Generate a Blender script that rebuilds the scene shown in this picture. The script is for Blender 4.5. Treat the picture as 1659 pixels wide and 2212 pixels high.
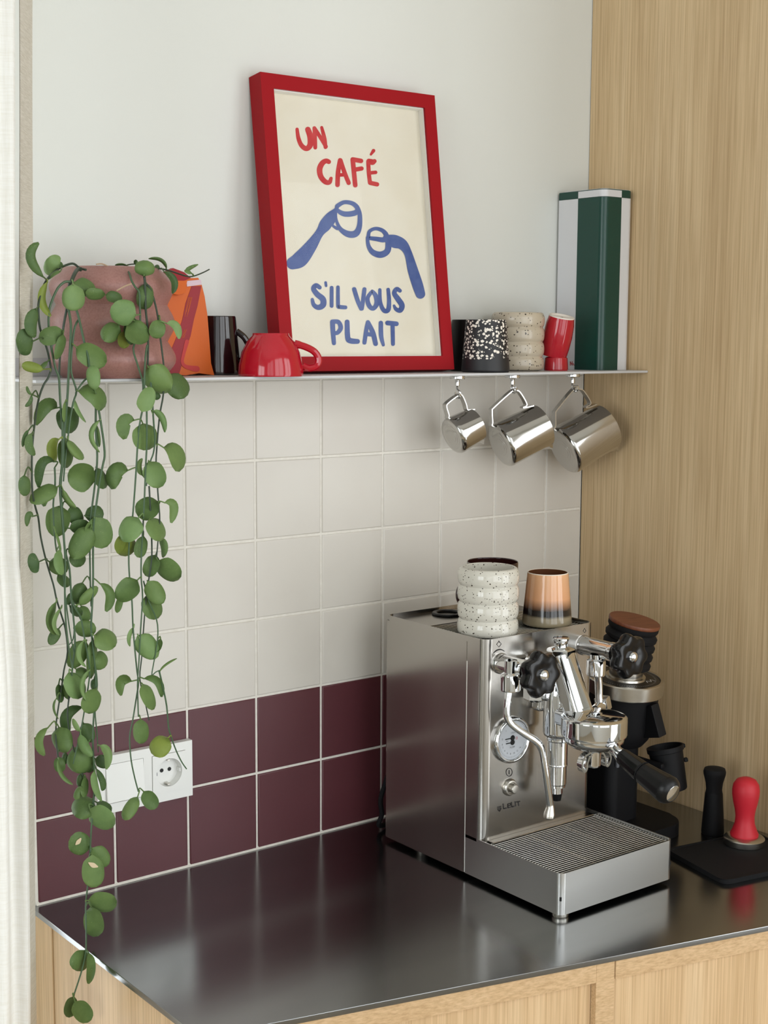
import bpy, bmesh, math, random
from mathutils import Vector, Matrix, Euler
for o in list(bpy.data.objects): bpy.data.objects.remove(o)
SC = bpy.context.scene
COL = SC.collection
PI = math.pi
R_ = math.radians
rng = random.Random(4)

# ------------------------------------------------------------------ camera
CAM = Vector((-0.9297, -1.6323, 1.6208))
YAW, PIT, ROL, FPX, W_, H_ = 0.65856, -0.124206, 0.005695, 3063.2, 1659.0, 2212.0
_f = Vector((math.sin(YAW), math.cos(YAW), 0)); _r = Vector((math.cos(YAW), -math.sin(YAW), 0)); _u = Vector((0, 0, 1))
_f, _u = _f * math.cos(PIT) + _u * math.sin(PIT), _u * math.cos(PIT) - _f * math.sin(PIT)
_r, _u = _r * math.cos(ROL) + _u * math.sin(ROL), _u * math.cos(ROL) - _r * math.sin(ROL)
cd = bpy.data.cameras.new('camera'); cam = bpy.data.objects.new('camera', cd); COL.objects.link(cam)
cam.matrix_world = Matrix(((_r.x, _u.x, -_f.x, CAM.x), (_r.y, _u.y, -_f.y, CAM.y), (_r.z, _u.z, -_f.z, CAM.z), (0, 0, 0, 1)))
cd.sensor_fit = 'HORIZONTAL'; cd.sensor_width = 36; cd.lens = 36 * FPX / W_; cd.clip_start = 0.02; cd.clip_end = 60
SC.camera = cam

# ------------------------------------------------------------------ world, light, exposure
wd = bpy.data.worlds.new('world'); SC.world = wd; wd.use_nodes = True
wd.node_tree.nodes['Background'].inputs[0].default_value = (0.82, 0.92, 1.0, 1)
wd.node_tree.nodes['Background'].inputs[1].default_value = 0.35
SC.view_settings.view_transform = 'Standard'; SC.view_settings.look = 'None'; SC.view_settings.gamma = 1
SC.view_settings.use_curve_mapping = False
SC.view_settings.exposure = -0.07
SC.cycles.use_denoising = True
SC.cycles.max_bounces = 8; SC.cycles.glossy_bounces = 5; SC.cycles.transmission_bounces = 6; SC.cycles.transparent_max_bounces = 8

def window_light(name, loc, rot, sx, sy, power, col):
    d = bpy.data.lights.new(name, 'AREA'); d.shape = 'RECTANGLE'; d.size = sx; d.size_y = sy; d.energy = power; d.color = col
    o = bpy.data.objects.new(name, d); COL.objects.link(o); o.location = loc; o.rotation_euler = rot
    return o
# daylight entering by the big window behind the camera, the one in the left wall and the glass door left of the counter
for wx, pw, wz, wh in ((-1.84, 18, 1.78, 2.42), (-0.10, 34, 1.78, 2.42), (1.64, 53, 1.57, 2.84)):
    window_light('daylight_front_window', (wx, -2.86, wz), (R_(90), 0, 0), 1.6, wh, pw, (0.965, 0.99, 1.0))
window_light('daylight_left_window', (-3.12, -1.5, 1.60), (R_(90), 0, R_(-90)), 1.5, 1.9, 44, (0.93, 0.98, 1.0))
window_light('daylight_glass_door', (-0.95, 0.35, 1.2), (R_(-90), 0, 0), 1.3, 2.2, 26, (0.93, 0.98, 1.0))

# ------------------------------------------------------------------ helpers
def at(px, py, y):
    d = _f + _r * ((px - W_ / 2) / FPX) - _u * ((py - H_ / 2) / FPX)
    return CAM + d * ((y - CAM.y) / d.y)
def at_plane(px, py, p0, n):
    d = _f + _r * ((px - W_ / 2) / FPX) - _u * ((py - H_ / 2) / FPX)
    return CAM + d * ((p0 - CAM).dot(n) / d.dot(n))
def at_z(px, py, z): return at_plane(px, py, Vector((0, 0, z)), Vector((0, 0, 1)))
def at_x(px, py, x): return at_plane(px, py, Vector((x, 0, 0)), Vector((1, 0, 0)))

def lin(c):
    return tuple(((v / 255) / 12.92 if v / 255 <= 0.04045 else ((v / 255 + 0.055) / 1.055) ** 2.4) for v in c) + (1,)

class Mat:
    def __init__(s, name, rgb, rough=0.5, metal=0.0, spec=0.5, coat=0.0, linear=False):
        s.m = bpy.data.materials.new(name); s.m.use_nodes = True
        s.t = s.m.node_tree; s.n = s.t.nodes; s.b = s.n['Principled BSDF']
        c = rgb + (1,) if linear else lin(rgb)
        s.col = c
        s.b.inputs['Base Color'].default_value = c; s.b.inputs['Roughness'].default_value = rough
        s.b.inputs['Metallic'].default_value = metal; s.b.inputs['Specular IOR Level'].default_value = spec
        if coat: s.b.inputs['Coat Weight'].default_value = coat; s.b.inputs['Coat Roughness'].default_value = 0.06
        s.m.diffuse_color = c
    def node(s, t, **kw):
        n = s.n.new(t)
        for k, v in kw.items():
            if k in n.inputs: n.inputs[k].default_value = v
            else: setattr(n, k, v)
        return n
    def link(s, a, b): s.t.links.new(a, b)
    def coords(s, scale=(1, 1, 1), kind='Object', rot=(0, 0, 0)):
        tc = s.node('ShaderNodeTexCoord'); mp = s.node('ShaderNodeMapping'); mp.inputs['Scale'].default_value = scale; mp.inputs['Rotation'].default_value = rot
        s.link(tc.outputs[kind], mp.inputs[0]); return mp.outputs[0]
    def noise(s, vec, scale, detail=4, rough=0.55):
        n = s.node('ShaderNodeTexNoise'); n.inputs['Scale'].default_value = scale; n.inputs['Detail'].default_value = detail; n.inputs['Roughness'].default_value = rough
        s.link(vec, n.inputs['Vector']); return n.outputs['Fac']
    def ramp(s, fac, stops, interp='LINEAR'):
        r = s.node('ShaderNodeValToRGB'); r.color_ramp.interpolation = interp; e = r.color_ramp.elements
        while len(e) < len(stops): e.new(0.5)
        for k, (p, c) in enumerate(stops): e[k].position = p; e[k].color = c if len(c) == 4 else lin(c)
        s.link(fac, r.inputs[0]); return r.outputs[0]
    def val(s, fac, a, b, lo=0.0, hi=1.0):
        m = s.node('ShaderNodeMapRange'); m.inputs[1].default_value = lo; m.inputs[2].default_value = hi; m.inputs[3].default_value = a; m.inputs[4].default_value = b
        s.link(fac, m.inputs[0]); return m.outputs[0]
    def mix(s, fac, a, b, mode='MIX'):
        m = s.node('ShaderNodeMix'); m.data_type = 'RGBA'; m.blend_type = mode
        for k, v in ((0, fac), (6, a), (7, b)):
            if isinstance(v, (int, float)): m.inputs[k].default_value = v
            elif isinstance(v, tuple): m.inputs[k].default_value = v
            else: s.link(v, m.inputs[k])
        return m.outputs[2]
    def base(s, sock): s.link(sock, s.b.inputs['Base Color']); return s
    def rough(s, sock): s.link(sock, s.b.inputs['Roughness']); return s
    def bump(s, fac, strength, dist=0.001):
        b = s.node('ShaderNodeBump'); b.inputs['Strength'].default_value = strength; b.inputs['Distance'].default_value = dist
        s.link(fac, b.inputs['Height']); s.link(b.outputs[0], s.b.inputs['Normal']); return s

# ---- geometry
class MB:
    """collects shapes given in world coordinates"""
    def __init__(s): s.v = []; s.f = []
    def add(s, v, f, M=None):
        k = len(s.v)
        s.v += [M @ Vector(p) if M is not None else Vector(p) for p in v]
        s.f += [tuple(i + k for i in q) for q in f]; return s
    def bm(s, b, M=None):
        b.verts.index_update(); s.add([v.co.copy() for v in b.verts], [[v.index for v in q.verts] for q in b.faces], M); b.free(); return s
    def box(s, x0, x1, y0, y1, z0, z1, bev=0.0, seg=2, M=None):
        b = bmesh.new(); bmesh.ops.create_cube(b, size=1)
        for v in b.verts: v.co = Vector(((x0 + x1) / 2 + v.co.x * (x1 - x0), (y0 + y1) / 2 + v.co.y * (y1 - y0), (z0 + z1) / 2 + v.co.z * (z1 - z0)))
        if bev: bmesh.ops.bevel(b, geom=b.edges[:], offset=bev, segments=seg, affect='EDGES', profile=0.5)
        return s.bm(b, M)
    def lathe(s, prof, n=48, M=None, c=(0, 0, 0)):
        """prof: list of (radius, height); radius 0 closes on the axis"""
        v = []; f = []; rows = []
        for r, z in prof:
            if r < 1e-7: rows.append([len(v)]); v.append((c[0], c[1], c[2] + z))
            else:
                rows.append(list(range(len(v), len(v) + n)))
                v += [(c[0] + r * math.cos(2 * PI * k / n), c[1] + r * math.sin(2 * PI * k / n), c[2] + z) for k in range(n)]
        for a, b in zip(rows, rows[1:]):
            for k in range(n):
                q = [a[k % len(a)], a[(k + 1) % len(a)], b[(k + 1) % len(b)], b[k % len(b)]]
                q = [x for i, x in enumerate(q) if x not in q[:i]]
                if len(q) > 2: f.append(q)
        return s.add(v, f, M)
    def tube(s, pts, r, n=8, caps=True, flat=None, M=None):
        """flat=(direction, width, thickness): rectangular strap"""
        pts = [Vector(p) for p in pts]; m = len(pts); rr = r if isinstance(r, (list, tuple)) else [r] * m
        v = []; f = []; prev = None
        for k in range(m):
            t = (pts[min(k + 1, m - 1)] - pts[max(k - 1, 0)]).normalized()
            if flat: a = Vector(flat[0]).normalized(); b = t.cross(a).normalized()
            elif prev is None:
                a = t.cross(Vector((0, 0, 1)) if abs(t.z) < 0.9 else Vector((1, 0, 0))).normalized(); b = t.cross(a)
            else:
                a = (prev - t * prev.dot(t)).normalized(); b = t.cross(a)
            prev = a
            if flat: v += [pts[k] + a * x * flat[1] / 2 + b * y * flat[2] / 2 for x, y in ((-1, -1), (1, -1), (1, 1), (-1, 1))]
            else: v += [pts[k] + (a * math.cos(2 * PI * j / n) + b * math.sin(2 * PI * j / n)) * rr[k] for j in range(n)]
        if flat: n = 4
        for k in range(m - 1):
            for j in range(n):
                f.append((k * n + j, k * n + (j + 1) % n, (k + 1) * n + (j + 1) % n, (k + 1) * n + j))
        if caps: f.append(tuple(range(n))[::-1]); f.append(tuple((m - 1) * n + j for j in range(n)))
        return s.add(v, f, M)
    def prism(s, poly, z0, z1, bev=0.0, M=None, inner=None, seg=2):
        b = bmesh.new(); n = len(poly)
        lo = [b.verts.new((x, y, z0)) for x, y in poly]; hi = [b.verts.new((x, y, z1)) for x, y in poly]
        if inner is None:
            b.faces.new(lo[::-1]); top = b.faces.new(hi)
        else:
            li = [b.verts.new((x, y, z0)) for x, y in inner]; hi2 = [b.verts.new((x, y, z1)) for x, y in inner]
        for k in range(n):
            j = (k + 1) % n; b.faces.new((lo[k], lo[j], hi[j], hi[k]))
            if inner is not None:
                b.faces.new((hi[k], hi[j], hi2[j], hi2[k])); b.faces.new((li[j], li[k], hi2[k], hi2[j])); b.faces.new((lo[j], lo[k], li[k], li[j]))
        if bev:
            es = [e for e in b.edges if abs(e.verts[0].co.z - e.verts[1].co.z) < 1e-9 and e.verts[0].co.z > (z0 + z1) / 2]
            bmesh.ops.bevel(b, geom=es, offset=bev, segments=seg, affect='EDGES', profile=0.5)
        return s.bm(b, M)
    def torus(s, R, r, n=48, m=10, M=None):
        v = []; f = []
        for k in range(n):
            for j in range(m):
                q = R + r * math.cos(2 * PI * j / m); v.append((q * math.cos(2 * PI * k / n), q * math.sin(2 * PI * k / n), r * math.sin(2 * PI * j / m)))
        for k in range(n):
            for j in range(m): f.append((k * m + j, ((k + 1) % n) * m + j, ((k + 1) % n) * m + (j + 1) % m, k * m + (j + 1) % m))
        return s.add(v, f, M)
    def mesh(s, name, mats, off=(0, 0, 0), sharp=35, recalc=True):
        me = bpy.data.meshes.new(name); o = Vector(off)
        me.from_pydata([tuple(p - o) for p in s.v], [], s.f)
        if recalc:
            b = bmesh.new(); b.from_mesh(me); bmesh.ops.recalc_face_normals(b, faces=b.faces); b.to_mesh(me); b.free()
        for m in (mats if isinstance(mats, list) else [mats]): me.materials.append(m.m)
        me.polygons.foreach_set('use_smooth', [True] * len(me.polygons)); me.set_sharp_from_angle(angle=R_(sharp)); me.update()
        return me

def rrect(x0, x1, y0, y1, r, n=6, corners='1111'):
    """rounded rectangle, counter-clockwise; corners in order (x0,y0) (x1,y0) (x1,y1) (x0,y1)"""
    p = []
    for k, (cx, cy, a0, X, Y) in enumerate(((x0 + r, y0 + r, 180, x0, y0), (x1 - r, y0 + r, 270, x1, y0), (x1 - r, y1 - r, 0, x1, y1), (x0 + r, y1 - r, 90, x0, y1))):
        if corners[k] == '1': p += [(cx + r * math.cos(R_(a0 + 90 * j / n)), cy + r * math.sin(R_(a0 + 90 * j / n))) for j in range(n + 1)]
        else: p.append((X, Y))
    return p

def tag(o, label=None, cat=None, group=None, kind=None):
    for k, v in (('label', label), ('category', cat), ('group', group), ('kind', kind)):
        if v: o[k] = v
    return o
def root(name, loc, label, cat, group=None, kind=None):
    o = bpy.data.objects.new(name, None); COL.objects.link(o); o.location = loc; o.empty_display_size = 0.03
    return tag(o, label, cat, group, kind)
def wloc(p):
    v = Vector((0, 0, 0))
    while p is not None: v += p.location; p = p.parent
    return v
def obj(name, mb, mat, parent=None, sharp=35, label=None, recalc=True):
    """one mesh object from a builder holding world coordinates"""
    o = bpy.data.objects.new(name, mb.mesh(name, mat, wloc(parent), sharp, recalc)); COL.objects.link(o)
    if parent is not None: o.parent = parent
    if label: o['label'] = label
    if name not in ('leaf', 'stem', 'cloth', 'side_hem'): weighted(o)
    return o
def weighted(o):
    w = o.modifiers.new('weighted_normals', 'WEIGHTED_NORMAL'); w.keep_sharp = True; w.weight = 60
def inst(name, me, loc, parent=None):
    o = bpy.data.objects.new(name, me); COL.objects.link(o); o.location = Vector(loc) - wloc(parent)
    if parent is not None: o.parent = parent
    weighted(o)
    return o
def rotM(p, axis, ang): return Matrix.Translation(Vector(p)) @ Matrix.Rotation(R_(ang), 4, axis)
def frame(o, z, x=None):
    """matrix whose local z runs along z from origin o"""
    z = Vector(z).normalized(); x = Vector(x) if x is not None else (Vector((1, 0, 0)) if abs(z.x) < 0.9 else Vector((0, 1, 0)))
    x = (x - z * x.dot(z)).normalized(); y = z.cross(x)
    return Matrix(((x.x, y.x, z.x, o[0]), (x.y, y.y, z.y, o[1]), (x.z, y.z, z.z, o[2]), (0, 0, 0, 1)))
def smooth_path(pts, n=6):
    pts = [Vector(p) for p in pts]; out = []
    for k in range(len(pts) - 1):
        a, b, c, d = pts[max(k - 1, 0)], pts[k], pts[k + 1], pts[min(k + 2, len(pts) - 1)]
        for j in range(n):
            t = j / n
            out.append(0.5 * ((2 * b) + (c - a) * t + (2 * a - 5 * b + 4 * c - d) * t * t + (3 * b - a - 3 * c + d) * t ** 3))
    out.append(pts[-1]); return out
def ribbon(mb, pts, w, to3, n=5, closed=False, h=0.0):
    """flat brush stroke: pts in 2d, widths, to3 maps 2d -> world; round ends"""
    P = [Vector((p[0], p[1], 0)) for p in pts]; ww = list(w) if isinstance(w, (list, tuple)) else [w] * len(P)
    if closed: P = P + [P[0]]; ww = ww + [ww[0]]
    if len(P) > 2:
        W3 = [Vector((q, 0, 0)) for q in ww]; P = smooth_path(P, n); ww = [q.x for q in smooth_path(W3, n)]
    v = []; f = []
    for k in range(len(P)):
        t = (P[min(k + 1, len(P) - 1)] - P[max(k - 1, 0)])
        if closed and k in (0, len(P) - 1): t = P[1] - P[-2]
        t.normalize(); nn = Vector((-t.y, t.x, 0))
        v += [P[k] + nn * ww[k] / 2, P[k] - nn * ww[k] / 2]
    for k in range(len(P) - 1): f.append((2 * k, 2 * k + 1, 2 * k + 3, 2 * k + 2))
    if not closed:
        for k, sg in ((0, -1), (len(P) - 1, 1)):
            t = ((P[1] - P[0]) if k == 0 else (P[-1] - P[-2])).normalized() * sg; nn = Vector((-t.y, t.x, 0)); c = len(v); r = ww[k] / 2
            v += [P[k] + (nn * math.cos(PI * j / 8) + t * math.sin(PI * j / 8)) * r for j in range(9)]
            f.append(tuple(c + j for j in range(9)))
    mb.add([to3(p.x, p.y) for p in v], f)
def text_mesh(mb, s, size, M, font_w=1.0):
    cu = bpy.data.curves.new('lettering', 'FONT'); cu.body = s; cu.size = size; cu.align_x = 'CENTER'; cu.align_y = 'CENTER'; cu.resolution_u = 2
    o = bpy.data.objects.new('lettering', cu); COL.objects.link(o); bpy.context.view_layer.update()
    me = bpy.data.meshes.new_from_object(o.evaluated_get(bpy.context.evaluated_depsgraph_get()))
    mb.add([v.co.copy() for v in me.vertices], [tuple(p.vertices) for p in me.polygons], M)
    bpy.data.objects.remove(o); bpy.data.meshes.remove(me); bpy.data.curves.remove(cu)

# ------------------------------------------------------------------ materials
M = {}
def mk(k, *a, **kw): M[k] = Mat(k, *a, **kw); return M[k]
m = mk('plaster', (217, 218, 212), 0.75, spec=0.25); v = m.coords(); m.bump(m.noise(v, 260, 3), 0.12, 0.0006)
mk('white_paint', (234, 234, 230), 0.6)
m = mk('grout', (226, 222, 213), 0.9, spec=0.2); v = m.coords(); n = m.noise(v, 120); m.base(m.ramp(n, [(0.3, (220, 215, 205)), (0.7, (232, 228, 219))])); m.bump(m.noise(v, 700, 2), 0.3, 0.0005)
def tile(k, a, b, rough):
    m = mk(k, a, rough, spec=0.5); v = m.coords()
    oi = m.node('ShaderNodeObjectInfo'); ad = m.node('ShaderNodeVectorMath'); ad.operation = 'ADD'; m.link(v, ad.inputs[0]); m.link(oi.outputs['Location'], ad.inputs[1])
    n = m.noise(ad.outputs[0], 9, 2); rr = m.node('ShaderNodeMath', operation='MULTIPLY_ADD'); m.link(oi.outputs['Random'], rr.inputs[0]); rr.inputs[1].default_value = 0.35; m.link(n, rr.inputs[2])
    m.base(m.ramp(rr.outputs[0], [(0.3, a), (0.95, b)])); m.bump(m.noise(ad.outputs[0], 320, 3), 0.10, 0.0006)
tile('tile_white', (209, 203, 194), (215, 210, 201), 0.36)
tile('tile_burgundy', (84, 41, 47), (90, 46, 52), 0.42)
def oak(k, a, b, c, axis, rough=0.5, s=1.0):
    """axis: the direction of the grain"""
    m = mk(k, b, rough, spec=0.35)
    sc = {'x': (1.2, 34, 34), 'y': (34, 1.2, 34), 'z': (34, 34, 1.2)}[axis]; sf = {'x': (6, 420, 420), 'y': (420, 6, 420), 'z': (420, 420, 6)}[axis]
    v1 = m.coords(tuple(q * s for q in sc)); v2 = m.coords(sf)
    n1 = m.noise(v1, 1.0, 5, 0.6); n2 = m.noise(v2, 1.0, 3, 0.6)
    c1 = m.ramp(n1, [(0.28, a), (0.5, b), (0.74, c)]); c2 = m.ramp(n2, [(0.30, (214, 206, 194)), (0.62, (255, 255, 255))])
    m.base(m.mix(0.75, c1, c2, 'MULTIPLY')); m.bump(n2, 0.10, 0.0005)
oak('oak_panel', (198, 170, 130), (212, 185, 145), (220, 195, 157), 'z', 0.5)
oak('oak_front', (206, 172, 128), (220, 188, 146), (227, 198, 158), 'z', 0.5)
oak('oak_rail', (206, 172, 130), (213, 180, 138), (219, 187, 147), 'x', 0.5, 2.2)
oak('oak_floor', (188, 170, 146), (204, 188, 164), (214, 200, 178), 'x', 0.45)
def metal(k, rgb, rough, axis=None, amt=0.12, sc=600, ani=0.0):
    m = mk(k, rgb, rough, 1.0)
    if axis:
        s = {'x': (4, sc, sc), 'y': (sc, 4, sc), 'z': (sc, sc, 4)}[axis]
        n = m.noise(m.coords(s), 1.0, 3); m.rough(m.val(n, rough - amt, rough + amt, 0.25, 0.75)); m.bump(n, 0.006, 0.0002)
    return m
m = metal('worktop_steel', (148, 150, 152), 0.19)
v = m.coords((2, 9, 9)); n = m.noise(v, 2.0, 5); m.base(m.ramp(n, [(0.3, (150, 152, 154)), (0.7, (160, 162, 163))]))
metal('brushed_steel', (184, 180, 174), 0.22, 'z', 0.015, 900)
metal('tray_steel', (212, 211, 208), 0.30, 'x', 0.015, 900)
metal('chrome', (226, 227, 228), 0.045)
metal('pitcher_steel', (196, 194, 190), 0.11, None)
metal('satin_steel', (196, 192, 184), 0.26)
metal('grate_steel', (222, 220, 215), 0.30)
mk('shelf_paint', (198, 198, 199), 0.42)
mk('black_plastic', (12, 12, 14), 0.35, spec=0.35); mk('black_matte', (10, 10, 13), 0.6, spec=0.25); mk('rubber', (17, 17, 19), 0.75, spec=0.25)
mk('knob_black', (9, 9, 11), 0.2, spec=0.4); mk('dark', (8, 8, 9), 0.8)
mk('red_frame', (152, 14, 24), 0.5, spec=0.15); mk('red_glaze', (176, 14, 36), 0.12, coat=0.4); mk('red_rubber', (196, 30, 46), 0.5)
m = mk('paper', (228, 221, 204), 0.85, spec=0.15); v = m.coords(); m.base(m.ramp(m.noise(v, 14, 4), [(0.3, (224, 216, 197)), (0.7, (230, 224, 208))]))
mk('spacer', (240, 238, 232), 0.7)
def ink(k, a, b):
    m = mk(k, a, 0.85, spec=0.1); m.base(m.ramp(m.noise(m.coords(), 55, 5, 0.65), [(0.3, a), (0.72, b)]))
ink('red_ink', (186, 44, 52), (204, 84, 82)); ink('blue_ink', (70, 88, 142), (96, 112, 160))
m = mk('frame_glass', (255, 255, 255), 0.0)
tr = m.node('ShaderNodeBsdfTransparent'); gl = m.node('ShaderNodeBsdfGlossy'); gl.inputs['Roughness'].default_value = 0.02; fr = m.node('ShaderNodeFresnel'); fr.inputs[0].default_value = 1.16
mx = m.node('ShaderNodeMixShader'); m.link(fr.outputs[0], mx.inputs[0]); m.link(tr.outputs[0], mx.inputs[1]); m.link(gl.outputs[0], mx.inputs[2]); m.link(mx.outputs[0], m.n['Material Output'].inputs[0])
m = mk('window_glass', (255, 255, 255), 0.0)
tr = m.node('ShaderNodeBsdfTransparent'); gl = m.node('ShaderNodeBsdfGlossy'); gl.inputs['Roughness'].default_value = 0.0; fr = m.node('ShaderNodeFresnel'); fr.inputs[0].default_value = 1.3
mx = m.node('ShaderNodeMixShader'); m.link(fr.outputs[0], mx.inputs[0]); m.link(tr.outputs[0], mx.inputs[1]); m.link(gl.outputs[0], mx.inputs[2]); m.link(mx.outputs[0], m.n['Material Output'].inputs[0])
# linen curtain: lets daylight through
m = mk('linen', (246, 244, 239), 0.9, spec=0.1)
v1 = m.coords((40, 40, 900)); v2 = m.coords((900, 900, 30)); n1 = m.noise(v1, 1.0, 3); n2 = m.noise(v2, 1.0, 3)
sm = m.node('ShaderNodeMath', operation='ADD'); m.link(n1, sm.inputs[0]); m.link(n2, sm.inputs[1])
c = m.ramp(m.val(sm.outputs[0], 0, 1, 0.6, 1.4), [(0.2, (243, 241, 235)), (0.7, (250, 249, 246))]); m.base(c); m.bump(sm.outputs[0], 0.14, 0.0008)
tl = m.node('ShaderNodeBsdfTranslucent'); m.link(c, tl.inputs[0]); mx = m.node('ShaderNodeMixShader'); mx.inputs[0].default_value = 0.42
m.link(m.b.outputs[0], mx.inputs[1]); m.link(tl.outputs[0], mx.inputs[2]); m.link(mx.outputs[0], m.n['Material Output'].inputs[0])
m2 = m; m = mk('linen_hem', (214, 208, 194), 0.9, spec=0.1); v1 = m.coords((60, 60, 1100)); n1 = m.noise(v1, 1.0, 4); m.base(m.ramp(n1, [(0.3, (200, 193, 178)), (0.7, (222, 217, 205))])); m.bump(n1, 0.3, 0.0008)
# pottery
m = mk('planter_clay', (162, 117, 109), 0.38, spec=0.5); v = m.coords(); m.base(m.ramp(m.noise(v, 420, 2), [(0.33, (154, 109, 101)), (0.5, (162, 117, 109)), (0.75, (168, 123, 115))])); m.bump(m.noise(v, 500, 2), 0.04, 0.0004)
def speckled(k, body, dots, scale, lo, hi, rough, coat=0.3, warp=0.0012):
    m = mk(k, body, rough, coat=coat); v = m.coords((1, 1, 1.2))
    vo = m.node('ShaderNodeTexVoronoi'); vo.inputs['Scale'].default_value = scale; vo.inputs['Randomness'].default_value = 1.0
    nz = m.node('ShaderNodeTexNoise'); nz.inputs['Scale'].default_value = scale * 1.6; m.link(v, nz.inputs['Vector'])
    mv = m.mix(warp, v, nz.outputs['Color'], 'ADD'); m.link(mv, vo.inputs['Vector'])
    th = m.node('ShaderNodeSeparateColor'); m.link(vo.outputs['Color'], th.inputs[0])
    r = m.node('ShaderNodeMapRange'); r.inputs[1].default_value = 0; r.inputs[2].default_value = 1; r.inputs[3].default_value = lo; r.inputs[4].default_value = hi; m.link(th.outputs[0], r.inputs[0])
    ls = m.node('ShaderNodeMath', operation='LESS_THAN'); m.link(vo.outputs['Distance'], ls.inputs[0]); m.link(r.outputs[0], ls.inputs[1])
    m.base(m.mix(ls.outputs[0], lin(body), lin(dots))); return m, ls.outputs[0], v
speckled('speckle_cream', (208, 204, 192), (62, 50, 40), 400, -0.6, 0.44, 0.12)
speckled('speckle_beige', (190, 178, 158), (64, 54, 44), 300, -0.7, 0.42, 0.26)
m, mask, v = speckled('speckle_black', (26, 26, 29), (238, 230, 218), 225, 0.12, 0.60, 0.5, 0, 0.002)
sp = m.node('ShaderNodeSeparateXYZ'); tcx = m.node('ShaderNodeTexCoord'); m.link(tcx.outputs['Object'], sp.inputs[0])
nz = m.noise(tcx.outputs['Object'], 60, 2); ad = m.node('ShaderNodeMath', operation='MULTIPLY_ADD'); m.link(nz, ad.inputs[0]); ad.inputs[1].default_value = 0.022; m.link(sp.outputs[2], ad.inputs[2])
gt = m.val(ad.outputs[0], 0, 1, 0.0315, 0.0325); ml = m.node('ShaderNodeMath', operation='MULTIPLY'); m.link(mask, ml.inputs[0]); m.link(gt, ml.inputs[1])
m.base(m.mix(ml.outputs[0], lin((28, 28, 31)), lin((236, 228, 216))))
m = mk('orange_glaze', (204, 132, 84), 0.12, coat=0.4); tc = m.node('ShaderNodeTexCoord'); sp = m.node('ShaderNodeSeparateXYZ'); m.link(tc.outputs['Object'], sp.inputs[0])
nz = m.noise(m.coords((1, 1, 1)), 35, 2); ad = m.node('ShaderNodeMath', operation='MULTIPLY_ADD'); m.link(nz, ad.inputs[0]); ad.inputs[1].default_value = 0.004; m.link(sp.outputs[2], ad.inputs[2])
m.base(m.ramp(m.val(ad.outputs[0], 0, 1, 0.002, 0.076), [(0.0, (150, 138, 112)), (0.17, (140, 128, 104)), (0.22, (26, 24, 24)), (0.31, (24, 20, 20)), (0.40, (146, 106, 78)), (0.52, (212, 156, 114)), (1.0, (218, 168, 126))]))
mk('brown_inside', (96, 58, 34), 0.3); mk('cup_rim', (226, 216, 200), 0.35); mk('glass_brown', (44, 20, 18), 0.1, coat=0.3)
m = mk('mug_plum', (26, 14, 18), 0.10, coat=0.5)
mk('mug_black', (13, 11, 14), 0.35)
mk('unglazed', (226, 218, 208), 0.7); mk('mark_black', (30, 30, 32), 0.7)
mk('tin_white', (214, 214, 216), 0.4); mk('tin_green', (14, 62, 52), 0.30)
m = mk('bag_orange', (204, 92, 6), 0.55); m.bump(m.noise(m.coords(), 60, 4), 0.25, 0.002)
mk('bag_red', (146, 18, 32), 0.55); mk('bag_red_light', (186, 44, 40), 0.55); mk('bag_seal', (206, 180, 190), 0.4)
mk('switch_white', (236, 236, 232), 0.32); mk('hole', (12, 12, 12), 0.6)
def leafm(k, a, b, c, under=False):
    m = mk(k, b, 0.5, spec=0.35); oi = m.node('ShaderNodeObjectInfo'); v = m.coords()
    n = m.noise(v, 90, 4); n2 = m.noise(v, 900, 1); ad = m.node('ShaderNodeMath', operation='MULTIPLY_ADD'); m.link(oi.outputs['Random'], ad.inputs[0]); ad.inputs[1].default_value = 0.5
    hn = m.node('ShaderNodeMath', operation='MULTIPLY'); m.link(n, hn.inputs[0]); hn.inputs[1].default_value = 0.6; m.link(hn.outputs[0], ad.inputs[2])
    c1 = m.ramp(ad.outputs[0], [(0.15, a), (0.5, b), (0.9, c)]); sp = m.ramp(n2, [(0.70, (0, 0, 0, 1)), (0.78, (1, 1, 1, 1))])
    col = m.mix(sp, c1, lin((150, 168, 110))); m.base(col); m.bump(n, 0.15, 0.001)
    tl = m.node('ShaderNodeBsdfTranslucent'); m.link(col, tl.inputs[0]); mx = m.node('ShaderNodeMixShader'); mx.inputs[0].default_value = 0.18
    m.link(m.b.outputs[0], mx.inputs[1]); m.link(tl.outputs[0], mx.inputs[2]); m.link(mx.outputs[0], m.n['Material Output'].inputs[0])
leafm('leaf_mid', (86, 112, 62), (106, 133, 76), (122, 148, 86)); leafm('leaf_dark', (64, 90, 52), (80, 106, 60), (94, 119, 67)); leafm('leaf_light', (104, 136, 82), (122, 152, 94), (136, 163, 104))
leafm('leaf_yellow', (118, 134, 58), (134, 150, 66), (146, 160, 74)); mk('leaf_scar', (214, 194, 160), 0.8)
mk('stem_green', (70, 96, 66), 0.5); mk('stem_dark', (52, 66, 50), 0.55); mk('stem_dry', (176, 150, 122), 0.8); mk('soil', (44, 34, 28), 0.95)
m = mk('walnut', (112, 62, 36), 0.5); m.base(m.ramp(m.noise(m.coords((20, 260, 20)), 1.0, 3), [(0.3, (98, 50, 28)), (0.7, (124, 70, 42))]))
mk('dial_face', (206, 210, 216), 0.3); mk('print_dark', (36, 33, 32), 0.6); mk('print_grey', (96, 98, 104), 0.7); mk('print_red', (188, 60, 60), 0.6)

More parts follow.
